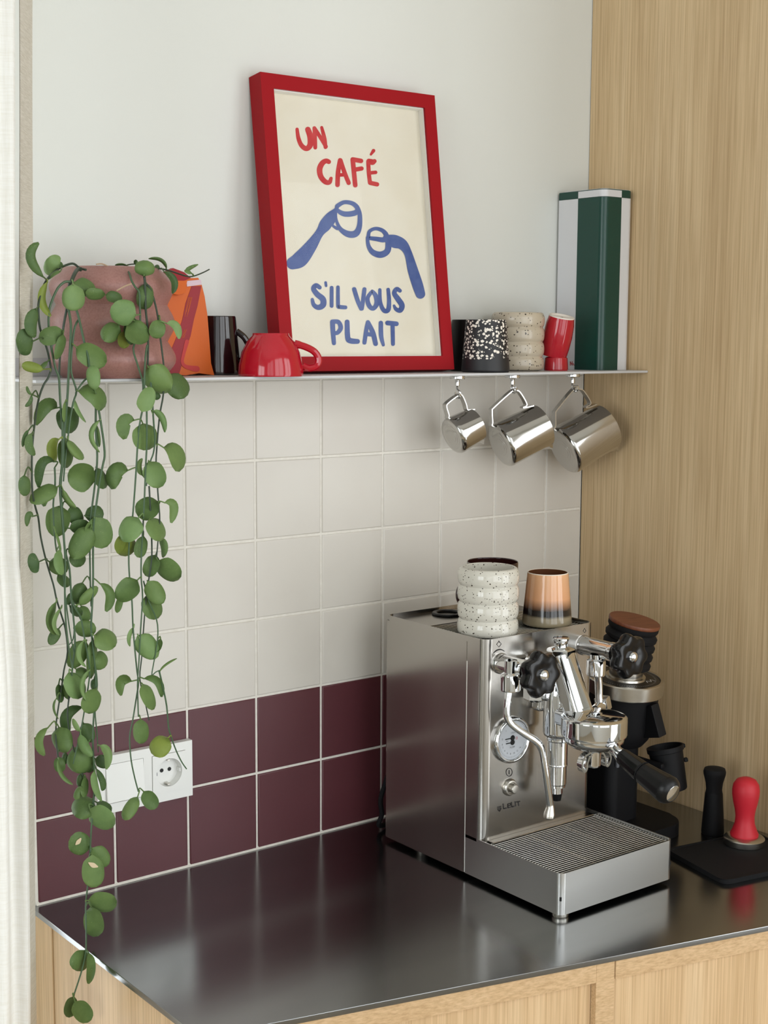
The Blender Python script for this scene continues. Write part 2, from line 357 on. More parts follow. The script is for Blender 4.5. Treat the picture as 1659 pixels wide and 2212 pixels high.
# ------------------------------------------------------------------ the setting
ZC = 0.90          # worktop
ZS = 1.5685        # top of the shelf
XP = 0.742         # face of the oak panel
def struct(name, mb, mat, parent=None, sharp=35):
    o = obj(name, mb, mat, parent, sharp)
    if parent is None: o['kind'] = 'structure'
    return o
HC = 3.15          # ceiling height
struct('floor', MB().box(-3.0, 3.0, -2.7, 0.12, -0.06, 0.0), M['oak_floor'])
struct('ceiling', MB().box(-3.0, 3.0, -2.7, 0.12, HC, HC + 0.08), M['white_paint'])
# back wall, with the glass door opening to the left of the worktop
wb = MB()
wb.box(-0.235, 3.0, 0.0, 0.12, 1.5625, HC); wb.box(-0.235, 3.0, 0.004, 0.12, 0.0, 1.5625)
wb.box(-3.0, -1.65, 0.0, 0.12, 0.0, HC); wb.box(-1.65, -0.235, 0.0, 0.12, 2.46, HC)
wall_back = struct('wall_back', wb, M['plaster'])
obj('grout', MB().box(-0.222, XP - 0.0005, 0.0, 0.005, ZC - 0.004, 1.5625), M['grout'], wall_back)
obj('grout', MB().prism([(0, 0), (0.004, 0), (0, 0.004)], -0.222, XP - 0.001, M=Matrix(((0, 0, 1, 0), (-1, 0, 0, 0), (0, 1, 0, ZC + 0.0002), (0, 0, 0, 1)))), M['grout'], wall_back)
P_ = 0.11; G_ = 0.0032
def tile_mesh(wd_, ht, mat):
    mb = MB(); b = bmesh.new(); bmesh.ops.create_cube(b, size=1)
    for v in b.verts: v.co = Vector((v.co.x * wd_, v.co.y * 0.009, v.co.z * ht))
    es = [e for e in b.edges if all(v.co.y < 0 for v in e.verts)]
    bmesh.ops.bevel(b, geom=es, offset=0.0022, segments=3, affect='EDGES', profile=0.5)
    mb.bm(b); return mb.mesh('tile', mat, (0, 0, 0), 60)
tm = {(full, k): tile_mesh((P_ if full else XP - 0.001 - 0.66) - G_, P_ - G_, M[k]) for full in (True, False) for k in ('tile_white', 'tile_burgundy')}
for row in range(6):
    for c in range(-2, 7):
        full = c < 6; x0 = c * P_; w = P_ if full else XP - 0.001 - 0.66
        k = 'tile_burgundy' if row >= 4 else 'tile_white'
        inst('tile', tm[(full, k)], (x0 + w / 2, 0.0026 + rng.uniform(-0.0003, 0.0003), 1.45 + P_ / 2 - row * P_), wall_back)
# right hand side of the niche is a tall oak cabinet; beyond it the room goes on
wr = struct('wall_right', MB().box(3.0, 3.1, -2.8, 0.12, 0, HC), M['white_paint'])
wl = MB().box(-3.1, -3.0, -2.8, -2.25, 0, HC).box(-3.1, -3.0, -0.75, 0.12, 0, HC).box(-3.1, -3.0, -2.25, -0.75, 0, 0.7).box(-3.1, -3.0, -2.25, -0.75, 2.55, HC)
struct('wall_left', wl, M['white_paint'])
WX = [(-2.6, -1.08), (-0.86, 0.66), (0.88, 2.40)]
wf = MB().box(-3.1, 0.88, -2.8, -2.7, 0, 0.55).box(0.88, 3.1, -2.8, -2.7, 0, 0.15).box(-3.1, 3.1, -2.8, -2.7, 2.98, HC)
for a, b in ((-3.1, -2.6), (-1.08, -0.86), (0.66, 0.88), (2.40, 3.1)): wf.box(a, b, -2.8, -2.7, 0.15 if b > 3 else 0.55, 2.98)
struct('wall_front', wf, M['white_paint'])
def window(name, u0, u1, z0, z1, plane, axis, mull):
    """axis 'x': window in a wall y=plane, 'y': in a wall x=plane"""
    def bx(mb, a0, a1, d0, d1, c0, c1):
        return mb.box(a0, a1, plane + d0, plane + d1, c0, c1, 0.004) if axis == 'x' else mb.box(plane + d0, plane + d1, a0, a1, c0, c1, 0.004)
    f = MB(); t = 0.06
    bx(f, u0, u0 + t, -0.03, 0.03, z0, z1); bx(f, u1 - t, u1, -0.03, 0.03, z0, z1); bx(f, u0 + t, u1 - t, -0.03, 0.03, z0, z0 + t); bx(f, u0 + t, u1 - t, -0.03, 0.03, z1 - t, z1)
    for q in mull: bx(f, q - t / 2, q + t / 2, -0.03, 0.03, z0 + t, z1 - t)
    w = struct(name, f, M['white_paint'])
    e = [u0 + t] + [q for m in mull for q in (m - t / 2, m + t / 2)] + [u1 - t]
    for a, b in zip(e[::2], e[1::2]): obj('pane', bx(MB(), a, b, -0.004, 0.004, z0 + t, z1 - t), M['window_glass'], w)
window('window_1', -1.65, -0.235, 0.0, 2.46, 0.07, 'x', [-0.95])
for k, (a, b) in enumerate(WX): window('window_%d' % (k + 2), a, b, 0.55 if k < 2 else 0.15, 2.98, -2.75, 'x', [(a + b) / 2])
window('window_5', -2.25, -0.75, 0.7, 2.55, -3.05, 'y', [-1.5])

# tall oak cabinet whose side panel closes the niche on the right
tc = root('tall_cabinet', (1.05, -0.33, 0), 'tall oak veneer cabinet side rising floor to ceiling right of the worktop', 'cabinet')
obj('side_panel', MB().box(XP, XP + 0.02, -0.672, -0.001, 0.0006, HC - 0.004, 0.0012), M['oak_panel'], tc)
obj('carcass', MB().box(XP + 0.0205, 1.35, -0.65, -0.002, 0.0006, HC - 0.004), M['oak_front'], tc)
obj('door', MB().box(XP + 0.0225, 1.05, -0.672, -0.651, 0.08, HC - 0.006, 0.0012), M['oak_panel'], tc)
obj('door', MB().box(1.053, 1.35, -0.672, -0.651, 0.08, HC - 0.006, 0.0012), M['oak_panel'], tc)

# ------------------------------------------------------------------ worktop and base cabinet
def yfront(x): return -0.4800 - 0.2562 * x        # the front edge runs slightly skew
XL = -0.2295
wt = root('worktop', (0.25, -0.25, ZC), 'brushed stainless steel worktop under the coffee machine', 'worktop')
obj('top_sheet', MB().prism([(XL, yfront(XL)), (XP - 0.0008, yfront(XP)), (XP - 0.0008, -0.0005), (XL, -0.0005)], ZC - 0.0066, ZC, bev=0.0008), M['worktop_steel'], wt)
bc = root('base_cabinet', (0.25, -0.25, 0), 'oak veneer base cabinet below the steel worktop', 'cabinet')
ZB = ZC - 0.0070
def skew(x0, x1, d0, d1, z0, z1, bev=0.001):
    """a piece along the skew front: d is measured back from the worktop edge"""
    return MB().prism([(x0, yfront(x0) + d0), (x1, yfront(x1) + d0), (x1, yfront(x1) + d1), (x0, yfront(x0) + d1)], z0, z1, bev=bev)
obj('side_panel', MB().prism([(XL + 0.003, -0.056), (XL + 0.003, -0.003), (XL + 0.021, -0.003), (XL + 0.021, -0.056)], 0.0, ZB, bev=0.0008), M['oak_front'], bc)
obj('side_panel', MB().prism([(XL + 0.0045, yfront(XL) + 0.022), (XL + 0.0045, -0.058), (XL + 0.0225, -0.058), (XL + 0.0225, yfront(XL) + 0.022)], 0.0, ZB, bev=0.0008), M['oak_front'], bc)
obj('carcass', MB().prism([(XL + 0.024, yfront(XL) + 0.04), (XP - 0.002, yfront(XP) + 0.04), (XP - 0.002, -0.004), (XL + 0.024, -0.004)], 0.09, ZB - 0.0005), M['oak_front'], bc)
xm = 0.249
obj('top_rail', skew(XL + 0.003, xm - 0.0135, 0.003, 0.021, ZB - 0.0235, ZB), M['oak_rail'], bc)
obj('top_rail', skew(xm + 0.0125, XP - 0.003, 0.003, 0.021, ZB - 0.0235, ZB), M['oak_rail'], bc)
obj('post', skew(xm - 0.0125, xm + 0.0115, 0.004, 0.030, 0.09, ZB), M['oak_rail'], bc)
obj('door', skew(XL + 0.003, xm - 0.0135, 0.012, 0.030, 0.10, ZB - 0.0240), M['oak_front'], bc)
obj('door', skew(xm + 0.0125, XP - 0.003, 0.008, 0.030, 0.10, ZB - 0.0240), M['oak_front'], bc)
obj('plinth', skew(XL + 0.03, XP - 0.004, 0.06, 0.075, 0.0, 0.09), M['oak_rail'], bc)

# ------------------------------------------------------------------ shelf
sh = root('wall_shelf', (0.25, 0, ZS), 'thin pale grey sheet metal shelf above the white tiles', 'shelf')
obj('sheet', MB().box(-0.2655, XP - 0.001, -0.1385, -0.001, ZS - 0.0034, ZS, 0.0006, 1), M['shelf_paint'], sh)
obj('back_flange', MB().box(-0.233, XP - 0.001, -0.0026, -0.0006, ZS + 0.0001, ZS + 0.022, 0.0004, 1), M['shelf_paint'], sh)

# ------------------------------------------------------------------ curtain: gathered linen beside the worktop
def xat(px, y, z):
    a, b = at(px, 200, y), at(px, 2000, y); t = (z - a.z) / (b.z - a.z); return a.x + (b.x - a.x) * t
ct = root('curtain', (-0.42, -0.20, 0.0), 'off-white linen curtain hanging in folds left of the tiled wall', 'curtain')
YC = -0.222
def cloth(fn, n, rows=44):
    v = []; f = []
    for k in range(rows + 1):
        z = 0.012 + 2.52 * k / rows
        for j in range(n + 1): v.append(fn(j / n, z))
    for k in range(rows):
        for j in range(n): f.append((k * (n + 1) + j, k * (n + 1) + j + 1, (k + 1) * (n + 1) + j + 1, (k + 1) * (n + 1) + j))
    K = len(v); v += [(x, y + 0.0012, z) for x, y, z in v]; f += [tuple(K + i for i in q[::-1]) for q in f]
    return MB().add(v, f)
def sst(x): x = max(0.0, min(1.0, x)); return x * x * (3 - 2 * x)
def main_cloth(s, z):
    low = sst((1.47 - z) / 0.26)
    edge = xat(43 + low * 30, YC, z) + 0.0015 * math.sin(9 * z) * low
    x = edge - 0.34 * s
    y = YC + (0.013 * math.sin(30 * s + 0.5 + 0.5 * math.sin(2.2 * z)) + 0.005 * math.sin(71 * s + 3 * z)) * min(1, s * 14) + 0.004 * math.sin(6 * z + 2) * s
    y += 0.010 * low * math.exp(-((s - 0.045) / 0.022) ** 2) + 0.012 * math.exp(-(s / 0.012) ** 2)
    return (x, y, z)
def hem(s, z):
    y = -0.146 - 0.052 * s; px = 71.5 + 9.5 * sst((1.5 - z) / 0.9) - (28 + 8 * sst((1.5 - z) / 0.9)) * s
    return (xat(px, y, z) - 0.0005, y + 0.0008 * math.sin(14 * z + 4 * s), z)
obj('cloth', cloth(main_cloth, 150), M['linen'], ct, 80, recalc=False)
obj('side_hem', cloth(hem, 8), M['linen_hem'], ct, 80, recalc=False, label='doubled beige side hem')
rod = root('curtain_rod', (-0.6, -0.2, 2.54), 'slim white curtain rod above the glass door', 'curtain rod')
obj('rod', MB().tube([(-1.75, -0.2, 2.542), (-0.2, -0.2, 2.542)], 0.009, 12), M['white_paint'], rod)
obj('bracket', MB().box(-1.7, -1.68, -0.205, -0.0005, 2.535, 2.549), M['white_paint'], rod)
obj('bracket', MB().box(-0.22, -0.205, -0.205, -0.0005, 2.535, 2.549), M['white_paint'], rod)

# ------------------------------------------------------------------ switch and socket in a double frame
YF = -0.0125
ss = root('wall_socket', (-0.069, 0, 1.042), 'white double frame with rocker switch and power socket on burgundy tiles', 'socket')
fz0, fz1, fx0, fx1 = 1.0035, 1.0800, -0.1395, 0.0003
TX = Matrix(((1, 0, 0, 0), (0, 0, -1, 0), (0, 1, 0, 0), (0, 0, 0, 1)))   # (x, z, depth towards the room) -> world
sx0, sx1, kx0, kx1, iz0, iz1 = -0.1272, -0.0735, -0.0601, -0.0108, 1.0165, 1.0680
fr = MB()
for a in ((fx0, sx0 - 0.0006, fz0, fz1), (sx1 + 0.0006, kx0 - 0.0005, fz0, fz1), (kx1 + 0.0005, fx1, fz0, fz1)): fr.prism([(a[0], a[2]), (a[1], a[2]), (a[1], a[3]), (a[0], a[3])], 0.0022, -YF, M=TX)
for a in ((sx0 - 0.0006, sx1 + 0.0006), (kx0 - 0.0005, kx1 + 0.0005)):
    fr.prism([(a[0], fz0), (a[1], fz0), (a[1], iz0 - 0.0005), (a[0], iz0 - 0.0005)], 0.0022, -YF, M=TX); fr.prism([(a[0], iz1 + 0.0005), (a[1], iz1 + 0.0005), (a[1], fz1), (a[0], fz1)], 0.0022, -YF, M=TX)
obj('frame', fr, M['switch_white'], ss)
rk = MB().add([(sx0, -0.004, iz0), (sx1, -0.004, iz0), (sx1, -0.004, iz1), (sx0, -0.004, iz1), (sx0, -0.0175, iz0 + 0.002), (sx1, -0.0175, iz0 + 0.002), (sx1, -0.0125, iz1), (sx0, -0.0125, iz1)], [(0, 1, 2, 3), (4, 5, 6, 7), (0, 1, 5, 4), (1, 2, 6, 5), (2, 3, 7, 6), (3, 0, 4, 7)])
obj('rocker', rk, M['switch_white'], ss)
cx, cz, rr = (kx0 + kx1) / 2, (iz0 + iz1) / 2, 0.0190
ci = [(cx + rr * math.cos(R_(45 + 360 * (j - 0.0) / 48 + 180)), cz + rr * math.sin(R_(45 + 360 * j / 48 + 180))) for j in range(48)]
sq = []
for j in range(48):
    a = R_(225 + 360 * j / 48); c_, s_ = math.cos(a), math.sin(a); q = max(abs(c_), abs(s_)); sq.append((cx + c_ / q * (kx1 - kx0) / 2, cz + s_ / q * (iz1 - iz0) / 2))
ins = MB().prism(sq, 0.004, 0.0140, M=TX, inner=ci)
so = obj('socket_insert', ins, M['switch_white'], ss)
well = MB().lathe([(0.0, 0.0), (rr - 0.0008, 0.0), (rr - 0.0002, 0.0105)], 40, Matrix(((1, 0, 0, cx), (0, 0, -1, -0.0030), (0, 1, 0, cz), (0, 0, 0, 1))))
obj('socket_well', well, M['switch_white'], so)
for dx in (-0.0058, 0.0058): obj('pin_hole', MB().lathe([(0, 0.0004), (0.0027, 0.0004), (0.0027, 0.0)], 16, Matrix(((1, 0, 0, cx + dx), (0, 0, -1, -0.0031), (0, 1, 0, cz + 0.001), (0, 0, 0, 1)))), M['hole'], so)
for dz in (-1, 1): obj('earth_clip', MB().box(cx - 0.0022, cx + 0.0022, -0.0125, -0.0032, cz + dz * 0.0166 - 0.0012, cz + dz * 0.0166 + 0.0012, 0.0003, 1), M['satin_steel'], so)
for dx in (-1, 1): obj('guide_slot', MB().box(cx + dx * 0.0176 - 0.001, cx + dx * 0.0176 + 0.001, -0.0115, -0.0032, cz - 0.0025, cz + 0.0025, 0.0003, 1), M['print_grey'] if dx < 0 else M['switch_white'], so)

# ------------------------------------------------------------------ framed print leaning on the wall
pf = root('picture_frame', (0.245, -0.085, ZS), 'red framed poster reading UN CAFE S\'IL VOUS PLAIT leaning on wall', 'picture')
FW, FH, FA, FY, FT, FB = 0.2924, 0.3904, 0.1305, -0.0105, 0.0280, 0.0194
n0 = Vector((-math.sin(FY), math.cos(FY), 0)); ex = Vector((math.cos(FY), math.sin(FY), 0))
ez = Vector((0, 0, 1)) * math.cos(FA) + n0 * math.sin(FA); nn = n0 * math.cos(FA) - Vector((0, 0, 1)) * math.sin(FA)
fo = Vector((0.1032, -0.0790, ZS + FT * math.sin(FA) + 0.0005))
# local (x along, y into the wall, z up the frame)
FM = Matrix(((ex.x, nn.x, ez.x, fo.x), (ex.y, nn.y, ez.y, fo.y), (ex.z, nn.z, ez.z, fo.z), (0, 0, 0, 1)))
def miter(a, b, c, d):
    """one mitred bar of the frame: outer corners a b, inner corners c d in (x, z)"""
    return MB().add([(p[0], y, p[1]) for y in (0, FT) for p in (a, b, c, d)], [(0, 1, 2, 3), (7, 6, 5, 4), (0, 1, 5, 4), (1, 2, 6, 5), (2, 3, 7, 6), (3, 0, 4, 7)], FM)
A, B, C_, D = (0, 0), (FW, 0), (FW, FH), (0, FH); a, b, c, d = (FB, FB), (FW - FB, FB), (FW - FB, FH - FB), (FB, FH - FB)
for q in ((A, B, b, a), (B, C_, c, b), (C_, D, d, c), (D, A, a, d)): obj('frame_bar', miter(*q), M['red_frame'], pf)
obj('glass', MB().box(FB, FW - FB, 0.0022, 0.0036, FB, FH - FB, M=FM), M['frame_glass'], pf)
spc = MB()
for q in ((FB, FB + 0.0012, FB, FH - FB), (FW - FB - 0.0012, FW - FB, FB, FH - FB)): spc.box(q[0], q[1], 0.004, 0.0144, q[2], q[3], M=FM)
for q in ((FB, FB + 0.0012), (FH - FB - 0.0012, FH - FB)): spc.box(FB + 0.0013, FW - FB - 0.0013, 0.004, 0.0144, q[0], q[1], M=FM)
obj('spacer', spc, M['spacer'], pf)
pp = obj('print', MB().box(FB, FW - FB, 0.0145, 0.0190, FB, FH - FB, M=FM), M['paper'], pf)
obj('backing', MB().box(FB, FW - FB, 0.0192, 0.0262, FB, FH - FB, M=FM), M['dark'], pf)
_k = [0]
p0 = FM @ Vector((0, 0.0145, 0))
def poster(cx_, cy_):
    return at_plane(500 + cx_ * 0.31646, 140 + cy_ * 0.31646, p0 - nn * (0.00015 + 0.00001 * _k[0]), nn)
def strokes(name, mat, lst, thin=1.0):
    mb = MB()
    for s in lst:
        _k[0] += 1; w = s[1]; w = [q * thin for q in w] if isinstance(w, list) else w * thin; ribbon(mb, s[0], w, poster, 6, closed=len(s) > 2)
    return obj(name, mb, mat, pp, recalc=False)
strokes('lettering', M['red_ink'], [
    ([(448, 440), (457, 500), (478, 550), (512, 572), (538, 545), (538, 490), (522, 442)], [26, 32, 36, 40, 46, 48, 44]),
    ([(572, 565), (570, 500), (566, 432)], [30, 32, 30]), ([(570, 438), (610, 500), (645, 558)], 30), ([(642, 562), (634, 500), (616, 428)], [30, 32, 24]),
    ([(664, 662), (645, 656), (620, 672), (602, 712), (610, 762), (640, 798), (668, 802), (680, 775)], [36, 38, 42, 44, 42, 40, 36, 26]),
    ([(724, 820), (728, 730), (742, 652)], 36), ([(744, 652), (770, 730), (800, 806)], 34), ([(735, 752), (780, 750)], 28),
    ([(845, 822), (836, 730), (828, 648)], 36), ([(828, 646), (884, 656)], 36), ([(838, 716), (888, 708)], 34),
    ([(946, 806), (938, 740), (934, 660)], 32), ([(938, 658), (962, 664), (976, 658)], [40, 46, 34]), ([(944, 738), (984, 734)], 28), ([(948, 806), (994, 816)], 34), ([(952, 612), (970, 586)], [18, 28])], 0.88)
strokes('lettering', M['blue_ink'], [
    ([(602, 1520), (578, 1506), (560, 1528), (585, 1566), (624, 1600), (624, 1640), (592, 1656), (562, 1638), (552, 1602)], [30, 34, 36, 40, 44, 44, 38, 30, 24]),
    ([(643, 1486), (646, 1508)], 20), ([(684, 1522), (684, 1646)], 28), ([(727, 1518), (728, 1640), (736, 1652), (778, 1656)], [26, 28, 30, 28]),
    ([(838, 1532), (862, 1610), (886, 1664)], 32), ([(908, 1532), (898, 1610), (890, 1664)], 30),
    ([(962, 1545), (986, 1580), (992, 1630), (966, 1664), (938, 1640), (930, 1590)], [26, 34, 36, 32, 34, 30], 1),
    ([(1013, 1536), (1016, 1620), (1040, 1676), (1070, 1672), (1076, 1610), (1070, 1534)], [24, 28, 32, 34, 30, 26]),
    ([(1150, 1542), (1128, 1530), (1112, 1560), (1138, 1600), (1164, 1642), (1152, 1676), (1124, 1668), (1110, 1644)], [28, 30, 34, 40, 40, 36, 28, 18]),
    ([(700, 1900), (693, 1820), (690, 1756)], [30, 34, 36]), ([(690, 1754), (730, 1756), (746, 1796), (722, 1830), (697, 1826)], [34, 32, 34, 30, 26]),
    ([(790, 1755), (794, 1862), (814, 1884), (860, 1888)], [34, 38, 40, 36]), ([(908, 1896), (922, 1800), (932, 1760)], 30), ([(932, 1758), (966, 1830), (984, 1904)], [32, 36, 34]), ([(925, 1838), (962, 1842)], 30),
    ([(1020, 1762), (1022, 1850), (1037, 1912)], [32, 32, 22]), ([(1066, 1762), (1126, 1768)], 34), ([(1100, 1766), (1103, 1906)], [30, 28])], 0.95)
strokes('drawing', M['blue_ink'], [
    ([(418, 1354), (470, 1326), (540, 1240), (600, 1150), (640, 1094), (676, 1036), (708, 994)], [86, 108, 84, 58, 84, 66, 30]),
    ([(722, 964), (770, 938), (830, 948), (862, 984), (840, 1012), (770, 1018), (722, 990)], [30, 28, 30, 34, 38, 36, 26], 1),
    ([(712, 992), (716, 1060), (745, 1122), (800, 1156), (850, 1150), (874, 1100), (876, 1020), (862, 976)], [18, 20, 30, 44, 46, 36, 30, 26]),
    ([(690, 1010), (704, 1060), (690, 1094), (722, 1118)], [16, 14, 16, 22]),
    ([(934, 1182), (942, 1138), (984, 1118), (1032, 1132), (1058, 1166), (1040, 1194), (986, 1188)], [26, 24, 24, 28, 34, 36, 30], 1),
    ([(928, 1180), (936, 1236), (966, 1280), (1020, 1296), (1066, 1268), (1072, 1200)], [22, 28, 38, 44, 42, 40]),
    ([(1060, 1186), (1110, 1204), (1166, 1226), (1206, 1286), (1238, 1400), (1270, 1500), (1290, 1564)], [56, 88, 74, 54, 70, 74, 66])])

# ------------------------------------------------------------------ crockery on the shelf
def cup(name, c, prof, mat, label, cat, part='body', tilt=None, group=None, n=56, sharp=60):
    r = root(name, c, label, cat, group); Mx = Matrix.Translation(Vector(c))
    if tilt: Mx = Mx @ Matrix.Rotation(R_(tilt[0]), 4, tilt[1])
    o = obj(part, MB().lathe(prof, n, Mx), mat, r, sharp); return r, o, Mx
def arc(a0, a1, r, cx_, cz_, n=8, fx=1.0): return [(cx_ + fx * r * math.cos(R_(a0 + (a1 - a0) * k / n)), cz_ + r * math.sin(R_(a0 + (a1 - a0) * k / n))) for k in range(n + 1)]
def ribs(r0, r1, h, k, wall=0.004, rim=None, n=9):
    """ribbed cup profile, closed inside"""
    p = [(0, 0.0005), (r0 * 0.86, 0.0)]
    hh = h / k
    for q in range(k):
        for j in range(n + 1):
            t = j / n; sn = math.sin(PI * t) ** 0.5; p.append((r0 + (r1 - r0) * sn, max(0.0015, hh * (q + 0.02 + 0.96 * t))))
    if rim: p[-2:] = [(rim + 0.0015, h - 0.001), (rim, h)]
    top = p[-1][0]
    return p + [(top - wall * 0.5, h + 0.0008), (top - wall, h), (top - wall, h * 0.6), (top - wall - 0.002, 0.012), (0, 0.009)]
# black glossy mug behind the coffee bag
c = at(471, 750, -0.036); c.z = ZS + 0.0002
mg, _, _ = cup('coffee_mug', c, [(0, 0.001), (0.0282, 0), (0.0292, 0.002), (0.0286, 0.015), (0.0232, 0.0735), (0.0225, 0.0752), (0.0212, 0.0735), (0.026, 0.006), (0, 0.005)], M['mug_plum'], 'glossy dark plum mug between orange coffee bag and red cup', 'mug')
rd = Vector((_r.x, _r.y, 0)).normalized()
def hpts(c, L): return smooth_path([Vector(c) + rd * x + Vector((0, 0, z)) for x, z in L], 5)
obj('handle', MB().tube(hpts(c, [(0.0240, 0.056), (0.034, 0.048), (0.0395, 0.037), (0.038, 0.025), (0.0270, 0.016)]), 0.0042, 10), M['mug_plum'], mg)
# red cup upside down in front of the frame
c = at(585, 770, -0.1215); c.z = ZS + 0.0002
rc, _, _ = cup('red_cup', c, [(0.0388, 0.0015), (0.0405, 0.0), (0.0413, 0.003), (0.0405, 0.014), (0.0368, 0.030), (0.0300, 0.043), (0.0235, 0.0505), (0.0228, 0.0535), (0.0200, 0.0535), (0.0190, 0.0505), (0, 0.0500)], M['red_glaze'], 'glossy red cappuccino cup upside down in front of the poster', 'cup')
hd = (Vector((0.86, -0.51, 0))).normalized()
obj('handle', MB().tube(smooth_path([Vector(c) + hd * x + Vector((0, 0, z)) for x, z in [(0.030, 0.0405), (0.044, 0.0365), (0.0555, 0.030), (0.0605, 0.0205), (0.0570, 0.0125), (0.0480, 0.0100), (0.0400, 0.0130)]], 5), [0.0052] * 3 + [0.0046] * 28, 10), M['red_glaze'], rc)
# dark mug just right of the frame
c = at(1016, 750, -0.033); c.z = ZS + 0.0002
cup('dark_mug', c, [(0, 0.001), (0.0285, 0), (0.0290, 0.003), (0.0278, 0.074), (0.027, 0.0752), (0.0258, 0.074), (0.0262, 0.006), (0, 0.005)], M['mug_black'], 'plain black mug half hidden behind the white-speckled black tumbler', 'mug')
c = at(1049, 770, -0.100); c.z = ZS + 0.0002
cup('speckled_tumbler', c, [(0, 0.001), (0.0330, 0), (0.0345, 0.0015), (0.0348, 0.004), (0.0290, 0.0735), (0.0283, 0.0745), (0.0270, 0.0735), (0.032, 0.006), (0, 0.005)], M['speckle_black'], 'tapered black tumbler splashed with white speckles on shelf', 'tumbler')
c = at(1118, 750, -0.058); c.z = ZS + 0.0002
cup('ribbed_cup', c, ribs(0.0372, 0.0400, 0.0862, 4, 0.0035, 0.0362), M['speckle_beige'], 'ribbed beige stoneware cup with brown specks on the shelf', 'cup', sharp=80)
c = at(1201, 790, -0.078); c.z = ZS + 0.0002
cup('espresso_cup', c, [(0.0165, 0.0008), (0.0178, 0.0), (0.0184, 0.002), (0.0172, 0.0185), (0.0150, 0.0208), (0, 0.0210)], M['red_glaze'], 'lower red espresso cup upside down under the tilted one', 'cup', group='red espresso cups stacked on the shelf')
c2 = Vector(c) + Vector((-0.0006, 0.0050, 0.0216))
ec, _, Mx = cup('espresso_cup', c2, [(0.0170, 0.0025), (0.0190, 0.0010), (0.0197, 0.0025), (0.0211, 0.014), (0.0221, 0.032), (0.0213, 0.050), (0.0194, 0.0605)], M['red_glaze'], 'upper red espresso cup tilted upside down on another cup', 'cup', tilt=(14, Vector((1.0, 0.05, 0))), group='red espresso cups stacked on the shelf')
obj('foot_ring', MB().lathe([(0.0194, 0.0605), (0.0190, 0.0626), (0.0164, 0.0626), (0.0158, 0.0600), (0, 0.0596)], 40, Mx), M['unglazed'], ec, label='unglazed pale foot ring')
mk_ = MB()
for s in (-1, 1): mk_.box(-0.006, 0.006, s * 0.0025 - 0.0008, s * 0.0025 + 0.0008, 0.0597, 0.0599, M=Mx)
obj('maker_mark', mk_, M['mark_black'], ec)

# ------------------------------------------------------------------ striped tin at the right end
tyb = -0.0046; tx0 = at(1200, 804, tyb).x; ty0 = max(-0.1365, at_x(1296, 802, tx0).y); tx1 = at(1359, 802, ty0).x
tn = root('striped_tin', ((tx0 + tx1) / 2, (ty0 + tyb) / 2, ZS), 'tall tin striped dark green and white at right shelf end', 'tin')
zt = at(1300, 406, ty0).z; zl = zt - 0.0115; xm_ = at(1333, 800, ty0).x; ym_ = at_x(1241, 803, tx0).y
RT = 0.011
full = rrect(tx0, tx1, ty0, tyb, RT, 6, '1110')
obj('tin_body', MB().prism(full, ZS + 0.0002, zl - 0.0004), M['tin_white'], tn)
obj('tin_lid', MB().prism(full, zl, zt, bev=0.0012), M['tin_green'], tn)
e = 0.00035
def band(z0, z1, x1, y1, ee):
    """the printed corner band on the two sides facing the room"""
    o_ = [(tx0 - ee, y1)] + [(tx0 + RT + (RT + ee) * math.cos(R_(180 + 90 * j / 8)), ty0 + RT + (RT + ee) * math.sin(R_(180 + 90 * j / 8))) for j in range(9)] + [(x1, ty0 - ee)]
    i_ = [(tx0 + 0.0001, y1)] + [(tx0 + RT + (RT - 0.0001) * math.cos(R_(180 + 90 * j / 8)), ty0 + RT + (RT - 0.0001) * math.sin(R_(180 + 90 * j / 8))) for j in range(9)] + [(x1, ty0 + 0.0001)]
    return MB().prism(o_ + i_[::-1], z0, z1)
obj('green_stripe', band(ZS + 0.0003, zl - 0.0005, xm_, ym_, e), M['tin_green'], tn)
obj('white_lid_stripe', band(zl + 0.0001, zt - 0.0012, xm_, ym_, e), M['tin_white'], tn)
# the lid's pale top edge band
obj('lid_top', MB().prism(rrect(tx0 + 0.0015, tx1 - 0.0015, ty0 + 0.0015, tyb - 0.0015, RT - 0.0015, 6), zt, zt + 0.0006), M['tin_white'], tn)
tm_ = MB()
for k, s in enumerate(([(1232, 781), (1232, 789)], [(1232, 782), (1236, 788)], [(1236, 781), (1236, 789)], [(1238, 785), (1240, 789)])):
    ribbon(tm_, s, 1.6, lambda x, y: at_x(x, y, tx0 - 0.0002), 2)
obj('lettering', tm_, M['print_red'], tn, recalc=False)

# ------------------------------------------------------------------ coffee bag
yb = -0.068
bp = Vector((0, yb, ZS)); bn = Vector((0.0, 1.0, -0.10)).normalized()     # its front leans back a little
def onbag(px, py, k=0.0): return at_plane(px, py, bp - bn * k, bn)
xl = -0.0625
bg = root('coffee_bag', (-0.03, -0.045, ZS), 'orange paper coffee bag with dark red stripe beside the clay pot', 'bag')
def slab(pts, th, left=None, n=None):
    """a sheet outlined on the bag's front, given real thickness towards the wall"""
    a_ = [onbag(*p) if len(p) < 3 else onbag(p[0], p[1], p[2]) for p in pts]
    if left is not None: a_ = [Vector((max(p.x, left), p.y, p.z)) for p in a_]
    b_ = [p + Vector((-0.30 if p.x > -0.03 and th > 0.02 else 0, 1, 0)) * th for p in a_]; m = len(a_)
    return MB().add(a_ + b_, [tuple(range(m)), tuple(range(m, 2 * m))[::-1]] + [(k, (k + 1) % m, m + (k + 1) % m, m + k) for k in range(m)])
outl = [(340, 806), (400, 811), (430, 806), (463, 814), (456, 785), (452, 730), (448, 680), (442, 640), (435, 612), (428, 600), (404, 602), (340, 600)]
mb = slab(outl, 0.034, xl)
for p in mb.v: p.z = max(p.z, ZS + 0.0003)
